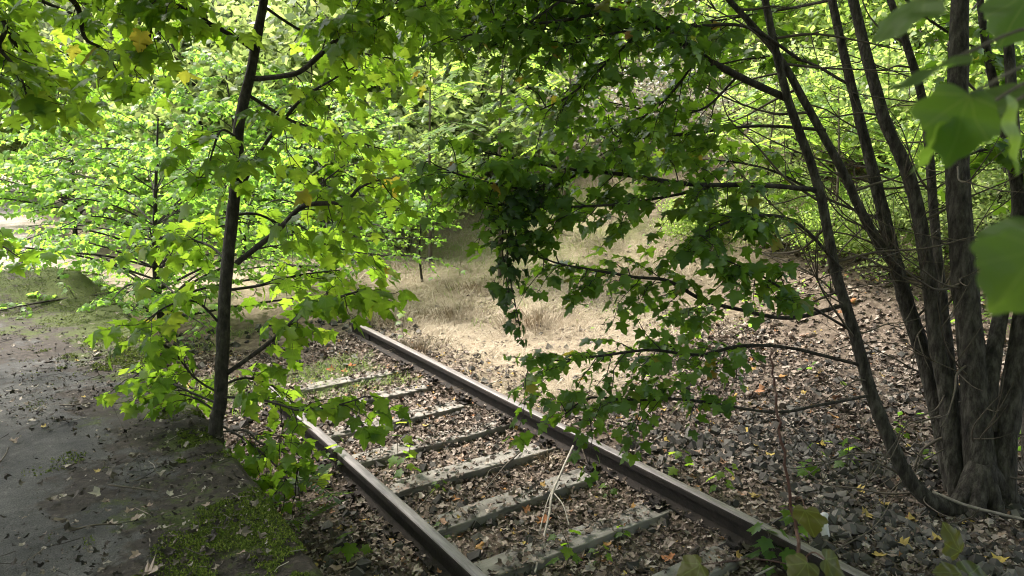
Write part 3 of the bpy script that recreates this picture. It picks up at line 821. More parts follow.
def tuft(p, n, h, spread, label):
    t = thing('dry_grass_tuft', label, 'grass tuft', p, 'tall tufts of dry grass')
    g = Geo()
    for _ in range(n):
        a = RNG.uniform(0, 6.28); r = RNG.uniform(0, spread); b = p + np.array([math.cos(a) * r, math.sin(a) * r, -.02]); b[2] = hgt(b[0], b[1]) - .01
        L = h * .62 * RNG.uniform(.5, 1.15); ou = np.array([math.cos(a), math.sin(a), 0]) * RNG.uniform(.2, 1.3)
        s = np.array([-math.sin(a + 1), math.cos(a + 1), 0]) * .003
        q1 = b + ou * L * .3 + [0, 0, L * .5]; q2 = b + ou * L * .9 + [0, 0, L * RNG.uniform(.25, .85)]
        g.add([b - s, b + s, q1 - s, q1 + s, q2], [(0, 1, 3), (0, 3, 2), (2, 3, 4)])
    part('blades', g, M_STRAW, t, kind='stuff')
for px, py, n, h, sp, lab in [(398, 322, 420, .45, .45, 'dry grass tuft overhanging the far end of the right rail'), (455, 318, 500, .5, .5, 'dry straw tuft in the clearing just beyond the rail end'),
                              (540, 325, 700, .55, .6, 'broad straw mound in the middle of the clearing'), (575, 405, 260, .32, .22, 'short dry tuft close to the right rail under maple leaves'),
                              (640, 275, 600, .5, .8, 'pale straw tuft on the slope behind the leafy boughs'), (480, 290, 420, .4, .5, 'dry grass tuft behind the hanging leaf strand'),
                              (425, 350, 260, .32, .3, 'straw tuft leaning on the outside of right rail'), (548, 462, 110, .22, .09, 'thin dry tuft at the inner side of right rail')]:
    tuft(GT(px, py), n, h, sp, lab)

# ================================================================== BACKGROUND WOOD
def far_tree_meshes(seed, h, rx, base, n_clump, per, leaf, mat, clump_r):
    rng = np.random.default_rng(seed)
    zc = base + (h - base) / 2
    C, L, M = crown_points(rng, n_clump, per, (0, 0, zc), (rx, rx, (h - base) / 2), clump_r, leaf)
    g = Geo(); g.inst(*DIAMOND, M, L); cm = g.mesh('crown', mat)
    w = Geo()
    tr = smooth([(0, 0, -.3), (rng.normal(0, .15), rng.normal(0, .15), h * .35), (rng.normal(0, .3), rng.normal(0, .3), h * .7), (rng.normal(0, .3), rng.normal(0, .3), h * .95)], 5)
    w.tube(tr, [.016 * h + .02, .012 * h, .004 * h], 7, .05)
    for c in C[rng.permutation(len(C))[:min(len(C), 26)]]:
        k = min(len(tr) - 1, max(2, int(len(tr) * (c[2] - .25 * rx) / h))); p = tr[k]
        w.tube(smooth([p, (p + c) / 2 + [0, 0, -.12 * rx], c], 3), [.006 * h, .002 * h], 4, cap=False)
    return cm, w.mesh('trunk', M_BARK)
M_DRY = leaf_mat('dry_shrub_leaf', [(0, (.16, .14, .11)), (.7, (.30, .27, .23)), (.85, (.16, .2, .08)), (1, (.2, .25, .1))], [(0, (.2, .17, .12)), (.7, (.32, .28, .2)), (1, (.3, .38, .12))], .35)
M_PALE = leaf_mat('pale_shrub_leaf', [(0, (.10, .15, .05)), (.8, (.16, .21, .08)), (1, (.22, .2, .09))], [(0, (.38, .52, .12)), (1, (.55, .64, .22))], .5)
FAR = {}
for key, a in {'green': (1, 9, 2.9, 1.0, 210, 120, .19, M_FAR[0], .42), 'yellow': (2, 10, 3.2, 1.6, 210, 120, .2, M_FAR[1], .45), 'grey': (3, 9, 3.0, .6, 210, 120, .19, M_FAR[2], .42),
               'dark': (4, 9, 2.8, .5, 210, 120, .19, M_FAR[3], .42), 'shrub': (5, 2.6, 1.5, .1, 80, 80, .11, M_FAR[0], .28), 'brightshrub': (6, 3.0, 1.6, .2, 80, 80, .11, M_PALE, .3),
               'greyshrub': (8, 2.0, 1.6, .05, 80, 50, .08, M_DRY, .26)}.items():
    FAR[key] = far_tree_meshes(*a)
def far_tree(kind, px, z, s, label, rot):
    name, cat, grp = ('shrub', 'shrub', 'shrubs at the edge of the clearing') if 'shrub' in kind else ('broadleaf_tree', 'tree', 'trees of the wood behind the clearing')
    p = P(px, 152, z); p[2] = hgt(p[0], p[1])
    t = thing(name, label, cat, p, grp); t.rotation_euler = (0, 0, rot); t.scale = (s, s, s)
    cm, tm = FAR[kind]
    link('trunk', tm, t); link('crown', cm, t, kind='stuff')
for i, a in enumerate([
    ('grey', 60, 27, 1.15, 'tall grey-green tree far behind the bright maple bush, next to the path'),
    ('green', -60, 22, 1.1, 'green tree left of the far path, mostly behind overhanging leaves'),
    ('grey', 175, 20, 1.05, 'olive grey tree rising between overhanging leaves and the sapling trunk'),
    ('green', 265, 24, 1.1, 'broad green tree directly behind the sapling trunk'),
    ('green', 345, 21, .95, 'bluish green tree behind the upper sapling leaves'),
    ('green', 420, 30, 1.25, 'green tree far behind the clearing left of the feathery foliage'),
    ('grey', 480, 24, 1.0, 'pale grey-green tree beyond the feathery young locust'),
    ('yellow', 560, 26, 1.1, 'yellow-green tree behind the middle of the maple boughs'),
    ('yellow', 630, 25, 1.05, 'fresh green tree on the slope behind the maple boughs'),
    ('yellow', 700, 24, 1.15, 'yellowish tree at the top of the slope, left of leaning stems'),
    ('grey', 770, 22, 1.0, 'greyish tree seen between the thin leaning stems'),
    ('yellow', 850, 22, 1.2, 'yellow tree high behind the leaning maple stems'),
    ('green', 930, 17, 1.0, 'green tree right behind the thick maple stems'),
    ('green', 1010, 19, 1.1, 'broad tree behind the stems at the right edge'),
    ('green', 1090, 14, .95, 'green tree whose edge shows at the far right'),
    ('grey', 120, 38, 1.15, 'tall hazy tree farthest down the path'),
    ('green', 320, 34, 1.15, 'tall green tree deep in the wood behind the sapling'),
    ('yellow', 640, 36, 1.2, 'tall yellowing tree deep in the wood behind the boughs'),
    ('green', 800, 34, 1.2, 'tall green tree deep in the wood behind leaning stems'),
    ('grey', 530, 38, 1.25, 'tall grey-green tree deep in the wood above the clearing'),
    ('green', 950, 32, 1.15, 'tall green tree deep in the wood behind thick stems'),
    ('brightshrub', 20, 24, 1.0, 'bright shrub beside the far end of the path'),
    ('shrub', 300, 17, 1.0, 'green shrub at the back left of the clearing'),
    ('greyshrub', 395, 24, 1.2, 'grey-green shrub at the very back of the clearing'),
    ('brightshrub', 405, 13.5, .8, 'bright shrub left of the thin young tree'),
    ('greyshrub', 470, 19, 1.0, 'greyish shrub behind the thin young tree'),
    ('greyshrub', 660, 15.5, 1.0, 'pale twiggy shrub on the slope under the long bough'),
    ('greyshrub', 740, 14, 1.0, 'pale grey shrub on the slope left of the leaning stem'),
    ('brightshrub', 795, 12.5, .85, 'bright green shrub between the leaning stems on the slope'),
    ('shrub', 880, 11.5, .9, 'green shrub behind the multi-stemmed maple'),
    ('brightshrub', 960, 10.5, .9, 'bright shrub directly behind the thickest stem'),
    ('shrub', 600, 21, 1.5, 'tall green shrub high on the slope behind the maple boughs'),
    ('greyshrub', 690, 20, 1.5, 'tall pale dry shrub at the top of the slope under yellowish trees'),
    ('greyshrub', 610, 17, 1.3, 'pale dry shrub on the slope behind the long boughs'),
    ('greyshrub', 720, 17, 1.2, 'pale dry shrub on the slope between boughs and leaning stem'),
    ('shrub', 760, 17, 1.4, 'tall green shrub behind the first leaning stem'),
    ('brightshrub', 840, 16, 1.4, 'tall bright shrub behind the middle leaning stems'),
    ('shrub', 920, 14, 1.4, 'tall shrub behind the thick stems near the right'),
    ('greyshrub', 440, 30, 1.8, 'large greyish shrub closing the view above the clearing'),
    ('brightshrub', 455, 18, 1.7, 'tall pale green shrub behind the feathery locusts'),
    ('brightshrub', 505, 21, 1.9, 'tall pale green shrub right of the feathery locusts, farther back'),
    ('brightshrub', 400, 20, 1.8, 'tall pale green shrub behind the right sapling leaves'),
    ('brightshrub', 780, 10.5, .45, 'low bright shrub on the slope left of the curved stem'),
    ('shrub', 845, 9.5, .4, 'low shrub behind the curved stem'),
    ('brightshrub', 905, 8.6, .42, 'low bright shrub seen between the thick stems'),
    ('shrub', 945, 9.5, .55, 'low shrub behind the base of the thick stems'),
    ('brightshrub', 1000, 8.2, .5, 'low bright shrub at the right edge behind the trunk'),
    ('shrub', 700, 11.5, .4, 'low green shrub on the slope under the leafy boughs'),
    ('brightshrub', 270, 16.5, 2.0, 'tall pale green shrub straight behind the sapling trunk'),
    ('brightshrub', 350, 16.0, 1.9, 'tall pale green shrub behind the upper right sapling leaves'),
    ('brightshrub', 205, 18.0, 2.0, 'tall pale green shrub above the bright maple bush'),
    ('brightshrub', 470, 23.0, 2.0, 'pale green shrub close behind the feathery locusts'),
    ('shrub', 160, 22, 1.5, 'tall shrub beyond the bright bush, right of the path'),
    ('shrub', 360, 26, 1.7, 'tall shrub closing the gap behind the sapling'),
    ('shrub', 520, 26, 1.6, 'tall shrub beyond the feathery locusts'),
    ('shrub', 1040, 9.0, .9, 'green shrub at the right edge behind the thick stems')]):
    far_tree(*a, RNG.uniform(0, 6.28))

for kind, x, y, sc_, lab in [('dark', -4.5, -5.5, 1.0, 'unseen dense dark tree added for shade on the platform behind the viewpoint'), ('green', 1.5, -7.5, 1.0, 'unseen green tree added for shade beside the track behind the viewpoint'),
                             ('dark', 7.5, -5.0, 1.0, 'unseen dense tree added for shade right of the track behind the viewpoint'), ('dark', -8.0, .5, 1.0, 'unseen dense tree added for shade at the back of the platform, left of the viewpoint')]:  # unseen trees added around the camera to cut light from behind
    t = thing('broadleaf_tree', lab, 'tree', (x, y, float(hgt(x, y)) if x > PLAT_X or y < -3 else PLAT_Z), 'unseen shade trees added around the viewpoint')
    t.rotation_euler = (0, 0, x); t.scale = (sc_,) * 3; link('trunk', FAR[kind][1], t); link('crown', FAR[kind][0], t, kind='stuff')

def locust(px, py, z, h, n, size, label, seed, spread=.5):
    rng = np.random.default_rng(seed)
    p = P(px, py, z); p[2] = hgt(p[0], p[1]) - .02
    t = thing('young_locust', label, 'young tree', p, 'young trees with feathery leaves')
    w = Geo(); tr = smooth([p, p + [rng.normal(0, .05), rng.normal(0, .05), h * .5], p + [rng.normal(0, .1), rng.normal(0, .1), h]], 8)
    w.tube(tr, [.008 * h + .008, .006], 6); lv = Leaves()
    for k in range(n):
        u = .35 + .65 * (k + 1) / n; q = tr[min(len(tr) - 1, int(u * (len(tr) - 1)))]
        a = k * 2.4 + rng.normal(0, .3); d = np.array([math.cos(a), math.sin(a), rng.uniform(.1, .6)])
        L = spread * h * .35 * (1.2 - u) + .05
        e = q + d * L; w.tube([q, (q + e) / 2 + [0, 0, .03], e], [.006, .003], 4, cap=False)
        for m in range(3):
            b = q + (e - q) * (.4 + .3 * m); dd = nrm(d * [1, 1, .2] + rng.normal(0, .55, 3) * [1, 1, .3])
            lv.add(b, dd, np.array([0, 0, 1.0]) + rng.normal(0, .2, 3), size * rng.uniform(.75, 1.2))
    part('trunk', w, M_TWIG, t)
    L, M, S = lv.arrays(); g = Geo(); g.inst(*PINNATE, M, L); part('crown', g, M_LOCUST, t, kind='stuff')
locust(500, 230, 11.5, 4.2, 26, .50, 'feathery pale green young locust standing behind the clearing', 1, .8)
locust(430, 240, 12.5, 3.6, 22, .45, 'feathery young locust left of the paler one', 2, .8)
locust(560, 230, 14.0, 4.6, 24, .5, 'feathery young locust half behind the maple boughs', 3, .8)
locust(765, 230, 11.0, 2.6, 18, .5, 'low feathery locust seen between the leaning stems', 4, .9)
locust(830, 240, 9.5, 2.4, 16, .45, 'low feathery locust behind the curved maple stem', 5, .9)

# ================================================================== MAPLES
def maple_bush(base, h, r, nbr, leaf, mat, label, cat, name, seed, r0=.05, group=None, zlow=.18, tmpl=MAPLE1, step=.10):
    rng = np.random.default_rng(seed)
    t = thing(name, label, cat, base, group)
    w = Geo(); lv = Leaves()
    tr = smooth([base + [0, 0, -.1], base + [rng.normal(0, .05), rng.normal(0, .05), h * .35], base + [rng.normal(0, .12), rng.normal(0, .12), h * .95]], 8)
    w.tube(tr, [r0, r0 * .7, .008], 7, .04)
    for k in range(nbr):
        u = zlow + (.95 - zlow) * (k + .5) / nbr
        q = tr[int(u * (len(tr) - 1))]; a = k * 2.4 + rng.normal(0, .25)
        d = np.array([math.cos(a), math.sin(a), 0]); L = r * (1.12 - .75 * max(0, u - .35)) * rng.uniform(.75, 1.1)
        rise = h * rng.uniform(.02, .16)
        leafy_branch([q, q + d * L * .35 + [0, 0, rise * .8], q + d * L * .7 + [0, 0, rise * 1.2], q + d * L + [0, 0, rise * 1.0]], r0 * .35 * (1.2 - u), .004, w, lv, rng, leaf=leaf, t0=.2, twig_step=step, twig_len=(.25, .55), leaf_step=.07, droop=.55, sides=5, petiole=False, n=4)
    part('trunk', w, M_BARK2, t)
    L, M, S = lv.arrays(); g = Geo(); g.inst(*tmpl, M, L); part('crown', g, mat, t, kind='stuff')
    return len(L)
b = P(160, 300, 8.6); b[2] = hgt(b[0], b[1])
(maple_bush(b, 2.6, 1.75, 60, .066, M_BRIGHT, 'bright sunlit maple bush spreading over the far end of the platform', 'bush', 'maple_bush', 11, group='sunlit maple bushes'))
b = P(330, 300, 10.2); b[2] = hgt(b[0], b[1])
(maple_bush(b, 2.9, 1.5, 46, .066, M_BRIGHT, 'bright maple bush behind the sapling, over the buried end of the track', 'bush', 'maple_bush', 12, group='sunlit maple bushes', tmpl=MAPLE0))
b = P(70, 200, 14.5); b[2] = hgt(b[0], b[1])
maple_bush(b, 3.4, 1.9, 40, .11, M_BRIGHT, 'sunlit maple bush next to the far path, behind the nearer bush', 'bush', 'maple_bush', 13, group='sunlit maple bushes', tmpl=MAPLE0)
b = P(240, 200, 14.0); b[2] = hgt(b[0], b[1])
maple_bush(b, 3.6, 1.9, 40, .11, M_BRIGHT, 'sunlit maple bush deep behind the sapling trunk', 'bush', 'maple_bush', 14, group='sunlit maple bushes', tmpl=MAPLE0)
b = GT(423, 282)
maple_bush(b, 1.55, .5, 7, .10, M_BRIGHT, 'thin young maple with bare stem standing alone in the clearing', 'young tree', 'young_maple', 15, r0=.022, zlow=.66, step=.12)

# --- the near sapling at the platform edge
def px_path(pts):
    return [P(*p) for p in pts]
def stem_px(pts, widths, wood, sides=9, rough=.035, n=7):
    Pt = smooth(px_path(pts), n)
    zs = [p[2] for p in pts]
    wood.tube(Pt, [.64 * w / 2 * z / FPX for w, z in zip(widths, zs)], sides, rough)
    return Pt
rng = np.random.default_rng(21)
sb = P(216, 452, 4.12); sb = np.array([PLAT_X + .06, sb[1], hgt(PLAT_X + .06, sb[1])])
sap = thing('maple_sapling', 'slim dark-stemmed maple sapling growing at the platform edge on the left', 'sapling', sb)
w = Geo()
Z = 4.12
path = [sb + [0, 0, -.05], P(217, 440, Z + .04), P(221, 393, Z), P(226, 280, Z), P(237, 172, Z), P(239, 125, Z), P(252, 66, Z), P(264, 0, Z - .03), P(282, -90, Z - .1), P(296, -230, Z - .15)]
w.tube(smooth(path, 7), [.043, .039, .036, .034, .032, .030, .027, .024, .018, .008], 12, .045)
part('trunk', w, M_BARK2, sap, True)
lv = Leaves()
SAP = [  # pixel polyline with distances, base radius (m)
    ([(226, 374, 4.12), (265, 346, 4.05), (304, 313, 3.95), (343, 296, 3.9), (369, 289, 3.85)], .014, .35, .115),
    ([(237, 263, 4.12), (278, 230, 4.1), (304, 206, 4.05), (343, 202, 3.95), (361, 187, 3.9), (385, 178, 3.85)], .017, .4, .115),
    ([(300, 208, 4.05), (316, 188, 4.2), (345, 165, 4.4)], .008, .2, .11),
    ([(242, 187, 4.12), (262, 149, 4.05), (283, 121, 3.95), (304, 97, 3.9), (332, 80, 3.85), (356, 66, 3.8)], .011, .3, .115),
    ([(253, 79, 4.12), (283, 76, 4.0), (304, 69, 3.95), (339, 38, 3.9), (370, 24, 3.85), (408, 3, 3.8)], .016, .3, .115),
    ([(256, 52, 4.12), (238, 39, 4.0), (209, 23, 3.9), (197, 13, 3.85), (164, 0, 3.8), (130, -20, 3.7)], .013, .15, .12),
    ([(223, 397, 4.12), (258, 399, 3.95), (281, 405, 3.85), (299, 410, 3.8), (325, 408, 3.75), (349, 402, 3.75), (366, 396, 3.75)], .007, .3, .105),
    ([(219, 432, 4.14), (245, 431, 4.1), (260, 443, 4.05), (282, 452, 4.0), (300, 470, 3.95)], .006, .3, .09),
    ([(224, 328, 4.12), (197, 302, 4.05), (170, 305, 4.0), (140, 325, 3.9)], .008, .3, .12),
    ([(222, 395, 4.12), (195, 378, 4.1), (172, 350, 4.05), (150, 340, 4.0)], .007, .35, .11),
    ([(221, 415, 4.12), (195, 398, 4.2), (168, 392, 4.3)], .006, .4, .09),
    ([(240, 140, 4.12), (222, 130, 4.0), (213, 150, 3.9), (206, 178, 3.85)], .007, .3, .12),
    ([(228, 262, 4.12), (208, 245, 4.3), (180, 240, 4.5), (150, 250, 4.7)], .008, .3, .11),
    ([(232, 215, 4.12), (260, 215, 4.4), (300, 235, 4.7), (345, 250, 4.9), (380, 255, 5.0)], .009, .3, .11),
    ([(229, 290, 4.12), (262, 285, 4.4), (300, 275, 4.6), (340, 270, 4.7)], .009, .3, .11),
    ([(248, 95, 4.12), (290, 120, 4.5), (335, 135, 4.7), (385, 150, 4.8)], .011, .35, .11),
    ([(268, -15, 4.1), (320, -20, 3.95), (370, -5, 3.8), (420, 10, 3.7)], .013, .2, .12),
    ([(273, -45, 4.05), (220, -40, 3.9), (180, -15, 3.8), (150, 5, 3.7)], .012, .25, .12),
    ([(262, 5, 4.1), (300, 30, 4.4), (350, 50, 4.6), (400, 60, 4.7)], .009, .3, .11),
    ([(280, -80, 4.0), (340, -70, 4.2), (400, -30, 4.4), (460, -5, 4.5)], .012, .3, .12),
    ([(220, 425, 4.14), (246, 440, 4.05), (272, 462, 3.95), (290, 485, 3.85)], .006, .25, .095),
    ([(221, 405, 4.12), (190, 392, 4.2), (160, 378, 4.3), (130, 372, 4.4)], .007, .3, .10),
    ([(222, 385, 4.12), (245, 378, 4.3), (270, 385, 4.4), (292, 398, 4.5)], .007, .25, .10),
    ([(285, -120, 4.0), (230, -130, 3.6), (180, -120, 3.2)], .012, .2, .12),
]
for pts, r0, t0, lf in SAP:
    bw = Geo()
    leafy_branch(px_path(pts), r0, .0035, bw, lv, rng, leaf=lf * .86, t0=t0, twig_step=.043, twig_len=(.12, .34), leaf_step=.085, droop=1.15, flat=.45)
    part('branch', bw, M_BARK2, sap, True)
finish_leaves(lv, sap, M_MAPLE_V, MAPLE2, MAPLE2)

# --- tree left of the frame whose boughs hang into the top left corner
rng = np.random.default_rng(22)
tb = np.array([-2.1, 5.5, PLAT_Z])
ovt = thing('overhanging_maple', 'maple whose leafy boughs hang into the upper left corner', 'tree', tb)
w = Geo(); top = tb + [.1, -.2, 6.5]
w.tube(smooth([tb + [0, 0, -.1], tb + [.05, 0, 2.0], tb + [-.05, -.1, 4.2], top], 7), [.13, .11, .08, .03], 10, .03); part('trunk', w, M_BARK, ovt, True)
lv = Leaves()
for start, pts, r0, t0, lf in [
    (2.6, [(-80, -20, 4.2), (0, 28, 4.3), (17, 45, 4.35), (40, 62, 4.4), (70, 85, 4.4)], .02, .45, .12),
    (2.3, [(-60, 60, 4.6), (0, 80, 4.7), (28, 94, 4.8), (48, 104, 4.8), (62, 118, 4.8)], .016, .45, .11),
    (3.0, [(0, -60, 3.9), (60, -10, 4.0), (78, 8, 4.1), (85, 38, 4.2), (104, 50, 4.2), (118, 72, 4.2)], .018, .45, .12),
    (3.2, [(60, -70, 3.7), (120, -20, 3.8), (146, 10, 3.9), (150, 35, 3.9), (138, 62, 3.9)], .016, .5, .12),
    (2.9, [(-40, -40, 4.8), (40, 0, 5.0), (90, 20, 5.2), (130, 30, 5.3)], .016, .4, .12),
    (2.2, [(-40, 10, 4.0), (0, 50, 4.0), (20, 75, 4.0), (30, 110, 4.0)], .014, .45, .12),
    (.9, [(-90, 222, 5.2), (-30, 232, 5.2), (2, 246, 5.2), (20, 258, 5.2)], .012, .6, .10),
    (2.7, [(-20, -10, 5.5), (40, 40, 5.8), (80, 60, 6.0)], .014, .4, .11),
]:
    bw = Geo(); q = tb + [0.02, -.03, start]
    leafy_branch([q] + px_path(pts), r0, .0035, bw, lv, rng, leaf=lf, t0=t0, twig_step=.06, twig_len=(.14, .36), leaf_step=.08, droop=.9, flat=.45)
    part('branch', bw, M_BARK2, ovt, True)
finish_leaves(lv, ovt, M_MAPLE, MAPLE2, MAPLE1)
C, L, M = crown_points(rng, 260, 60, (-1.3, 3.0, 6.5), (4.6, 6.0, 1.4), .55, .16)  # unseen crown, spread overhead to shade platform and track
g = Geo(); g.inst(*OVAL_WIDE, M, L); part('crown', g, M_MAPLE, ovt, kind='stuff')
for c in C[:16]:
    bw = Geo(); q = tb + [0, 0, 4.6]; bw.tube(smooth([q, (q + c) / 2 + [0, 0, .3], c], 5), [.04, .008], 6); part('branch', bw, M_BARK2, ovt, True)

# --- multi-stemmed maple on the right
rng = np.random.default_rng(23)
cb = GT(975, 508)
clump = thing('multi_stem_maple', 'multi-stemmed maple with thick leaning trunks at the right, boughs reaching left', 'tree', cb)
Z = float((cb - CAM) @ FWD)
STEMS = [
    ([(984, 512, Z), (980, 470, Z), (975, 400, Z), (970, 340, Z), (962, 250, Z), (957, 150, Z), (960, 0, Z), (966, -160, Z), (970, -330, Z - .2)], [54, 46, 40, 38, 36, 33, 26, 18, 8]),
    ([(1002, 508, Z + .05), (1004, 450, Z), (1012, 394, Z), (1027, 304, Z), (1044, 200, Z), (1070, 0, Z), (1092, -200, Z)], [40, 36, 34, 31, 28, 22, 12]),
    ([(986, 430, Z), (990, 380, Z), (1000, 318, Z + .05), (1015, 240, Z + .15), (1017, 183, Z + .2), (1006, 0, Z + .3), (1000, -150, Z + .3)], [30, 26, 22, 19, 17, 14, 8]),
    ([(962, 508, Z + .1), (952, 450, Z + .1), (947, 394, Z + .1), (937, 346, Z + .1), (930, 287, Z + .1), (919, 217, Z + .1), (906, 168, Z + .1), (883, 115, Z + .1), (853, 0, Z + .1), (828, -110, Z), (800, -260, Z - .3)], [36, 28, 26, 24, 22, 21, 20, 18, 15, 11, 6]),
    ([(957, 500, Z + .2), (940, 420, Z + .25), (925, 360, Z + .3), (909, 311, Z + .3), (895, 262, Z + .3), (885, 221, Z + .3), (872, 168, Z + .3), (853, 92, Z + .3), (832, 0, Z + .3), (812, -110, Z + .2), (790, -220, Z)], [32, 27, 25, 24, 22, 20, 17, 14, 12, 9, 5]),
    ([(905, 298, Z + .3), (895, 266, Z + .2), (874, 235, Z + .1), (857, 203, Z), (843, 172, Z - .05), (803, 99, Z - .1), (776, 53, Z - .15), (729, 0, Z - .2), (680, -55, Z - .3)], [18, 17, 15, 14, 13, 12, 11, 9, 5]),
    ([(968, 512, Z - .05), (930, 500, Z - .1), (906, 474, Z - .12), (890, 440, Z - .12), (872, 395, Z - .1), (853, 328, Z - .1), (836, 273, Z - .1), (818, 185, Z - .1), (788, 99, Z - .15), (765, 0, Z - .2), (748, -100, Z - .3), (730, -210, Z - .5)], [30, 25, 22, 21, 20, 17, 16, 14, 13, 11, 8, 4]),
    ([(968, 505, Z + .3), (955, 400, Z + .4), (937, 250, Z + .45), (925, 115, Z + .5), (905, 40, Z + .5), (880, -30, Z + .5), (860, -120, Z + .5)], [18, 16, 14, 13, 12, 9, 5]),
    ([(1030, 470, Z + .5), (1026, 350, Z + .6), (1018, 200, Z + .6), (985, 40, Z + .6), (975, -80, Z + .6)], [22, 18, 16, 12, 7]),
]
for pts, wd in STEMS:
    w = Geo(); stem_px(pts, wd, w, 11, .035); part('stem', w, M_BARK, clump, True)
# root flare
w = Geo()
for px, py in [(940, 520), (1010, 525), (975, 530), (1040, 510)]:
    e = GT(px, py, -.03); w.tube(smooth([cb + [0, 0, .28], cb * .45 + e * .55 + [0, 0, .07], e], 5), [.07, .05, .02], 8, .06)
part('root_flare', w, M_BARK, clump, True)
lv = Leaves()
z0 = Z - .1
BOUGHS = [  # pixels, distance; base radius; first leaves; leaf size; twig length
    ([(788, 99, z0), (738, 76, z0 - .1), (700, 55, z0 - .2), (650, 22, z0 - .3), (614, 10, z0 - .35), (559, 0, z0 - .4), (500, -8, z0 - .45)], .022, .3, .074),
    ([(614, 12, z0 - .35), (587, 16, z0 - .4), (559, 21, z0 - .45), (500, 28, z0 - .5), (450, 40, z0 - .55)], .010, .2, .074),
    ([(818, 190, z0), (760, 185, z0 - .1), (713, 185, z0 - .2), (678, 183, z0 - .25), (634, 176, z0 - .3), (610, 173, z0 - .35), (575, 170, z0 - .4), (520, 160, z0 - .45), (475, 150, z0 - .5)], .016, .2, .074),
    ([(713, 187, z0 - .2), (670, 196, z0 - .25), (620, 204, z0 - .3), (560, 207, z0 - .35), (500, 205, z0 - .4), (455, 195, z0 - .45)], .009, .2, .074),
    ([(845, 305, z0), (790, 318, z0 - .1), (742, 310, z0 - .2), (703, 300, z0 - .25), (668, 281, z0 - .3), (634, 277, z0 - .3), (588, 269, z0 - .35), (557, 263, z0 - .35), (527, 252, z0 - .4)], .013, .4, .070),
    ([(860, 365, z0), (790, 348, z0 - .15), (740, 346, z0 - .25), (700, 355, z0 - .3), (650, 350, z0 - .35), (600, 356, z0 - .4), (560, 360, z0 - .4), (525, 364, z0 - .4)], .011, .35, .068),
    ([(872, 395, z0), (820, 405, z0 - .2), (772, 412, z0 - .3), (690, 400, z0 - .45), (636, 400, z0 - .5), (590, 398, z0 - .55), (565, 414, z0 - .6)], .009, .5, .070),
    ([(765, 0, z0), (720, -30, z0 - .1), (640, -45, z0 - .2), (560, -50, z0 - .3), (480, -30, z0 - .4)], .016, .2, .078),
    ([(800, 60, z0), (750, 28, z0 - .2), (700, 26, z0 - .3), (620, 32, z0 - .4), (550, 50, z0 - .5)], .010, .3, .074),
    ([(826, 130, z0), (760, 126, z0 + .1), (700, 132, z0 + .2), (640, 138, z0 + .2), (590, 130, z0 + .2), (530, 112, z0 + .2)], .011, .25, .074),
    ([(842, 270, z0), (800, 225, z0 - .2), (760, 215, z0 - .35), (720, 225, z0 - .5), (690, 240, z0 - .6)], .010, .45, .085),
    ([(559, 2, z0 - .4), (530, 22, z0 - .45), (495, 45, z0 - .5)], .008, .1, .074),
    ([(650, 22, z0 - .3), (610, 60, z0 - .4), (570, 95, z0 - .4), (540, 110, z0 - .4)], .008, .1, .074),
    ([(700, 55, z0 - .2), (670, 95, z0 - .1), (640, 120, z0), (610, 150, z0)], .008, .1, .074),
    ([(738, 76, z0 - .1), (700, 110, z0 + .1), (650, 110, z0 + .3), (600, 100, z0 + .4)], .008, .2, .074),
    ([(850, 85, z0 + .4), (800, 60, z0 + .6), (740, 60, z0 + .8), (680, 80, z0 + 1.0)], .010, .25, .074),
    ([(832, 0, z0 + .4), (780, 10, z0 + .8), (720, 20, z0 + 1.0), (650, 30, z0 + 1.2)], .010, .25, .074),
    ([(885, 221, z0 + .4), (830, 200, z0 + .6), (770, 170, z0 + .8), (710, 160, z0 + 1.0), (650, 165, z0 + 1.1)], .010, .35, .074),
    ([(850, 330, z0), (800, 300, z0 - .3), (760, 275, z0 - .5), (730, 262, z0 - .6)], .008, .6, .085),
    ([(956, 160, Z), (990, 150, Z + .2), (1020, 170, Z + .3), (1050, 190, Z + .4)], .008, .2, .09),
    ([(885, -20, z0 + .4), (930, 20, z0 + .6), (980, 50, z0 + .8), (1020, 60, z0 + .9)], .010, .3, .074),
    ([(745, -90, z0 - .2), (660, -80, z0 - .2), (560, -30, z0 - .1), (480, 10, z0), (420, 30, z0 + .1)], .014, .3, .078),
    ([(575, 176, z0 - .4), (540, 190, z0 - .45), (500, 185, z0 - .5), (460, 175, z0 - .5), (435, 165, z0 - .5)], .007, .1, .074),
]
for pts, r0, t0, lf in BOUGHS:
    bw = Geo()
    leafy_branch(px_path(pts), r0, .0035, bw, lv, rng, leaf=lf, t0=t0, twig_step=.040, twig_len=(.16, .48), leaf_step=.052, droop=.85, flat=.5)
    part('branch', bw, M_BARK2, clump, True)
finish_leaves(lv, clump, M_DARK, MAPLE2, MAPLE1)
# hanging strand of small dark leaves
lv = Leaves()
bw = Geo()
strand = px_path([(560, 178, z0 - .4), (525, 195, z0 - .45), (510, 225, z0 - .48), (508, 262, z0 - .5), (514, 298, z0 - .5), (520, 328, z0 - .5)])
for off, keep in ((-.05, 5), (.0, 6), (.06, 4)):
    leafy_branch([q + RGT * off * (1 - .17 * i) + FWD * off * .4 for i, q in enumerate(strand[:keep])], .005, .0025, bw, lv, rng, leaf=.06, t0=.12, twig_step=.045, twig_len=(.04, .10), leaf_step=.038, droop=1.3, flat=.5, sides=5)
part('hanging_branch', bw, M_BARK2, clump, True)
M_STRAND = leaf_mat('strand_leaf', [(0, (.018, .04, .012)), (1, (.035, .07, .018))], [(0, (.06, .13, .015)), (1, (.12, .22, .02))], .4)
finish_leaves(lv, clump, M_STRAND, MAPLE2, MAPLE1, 150, 'small_leaf')
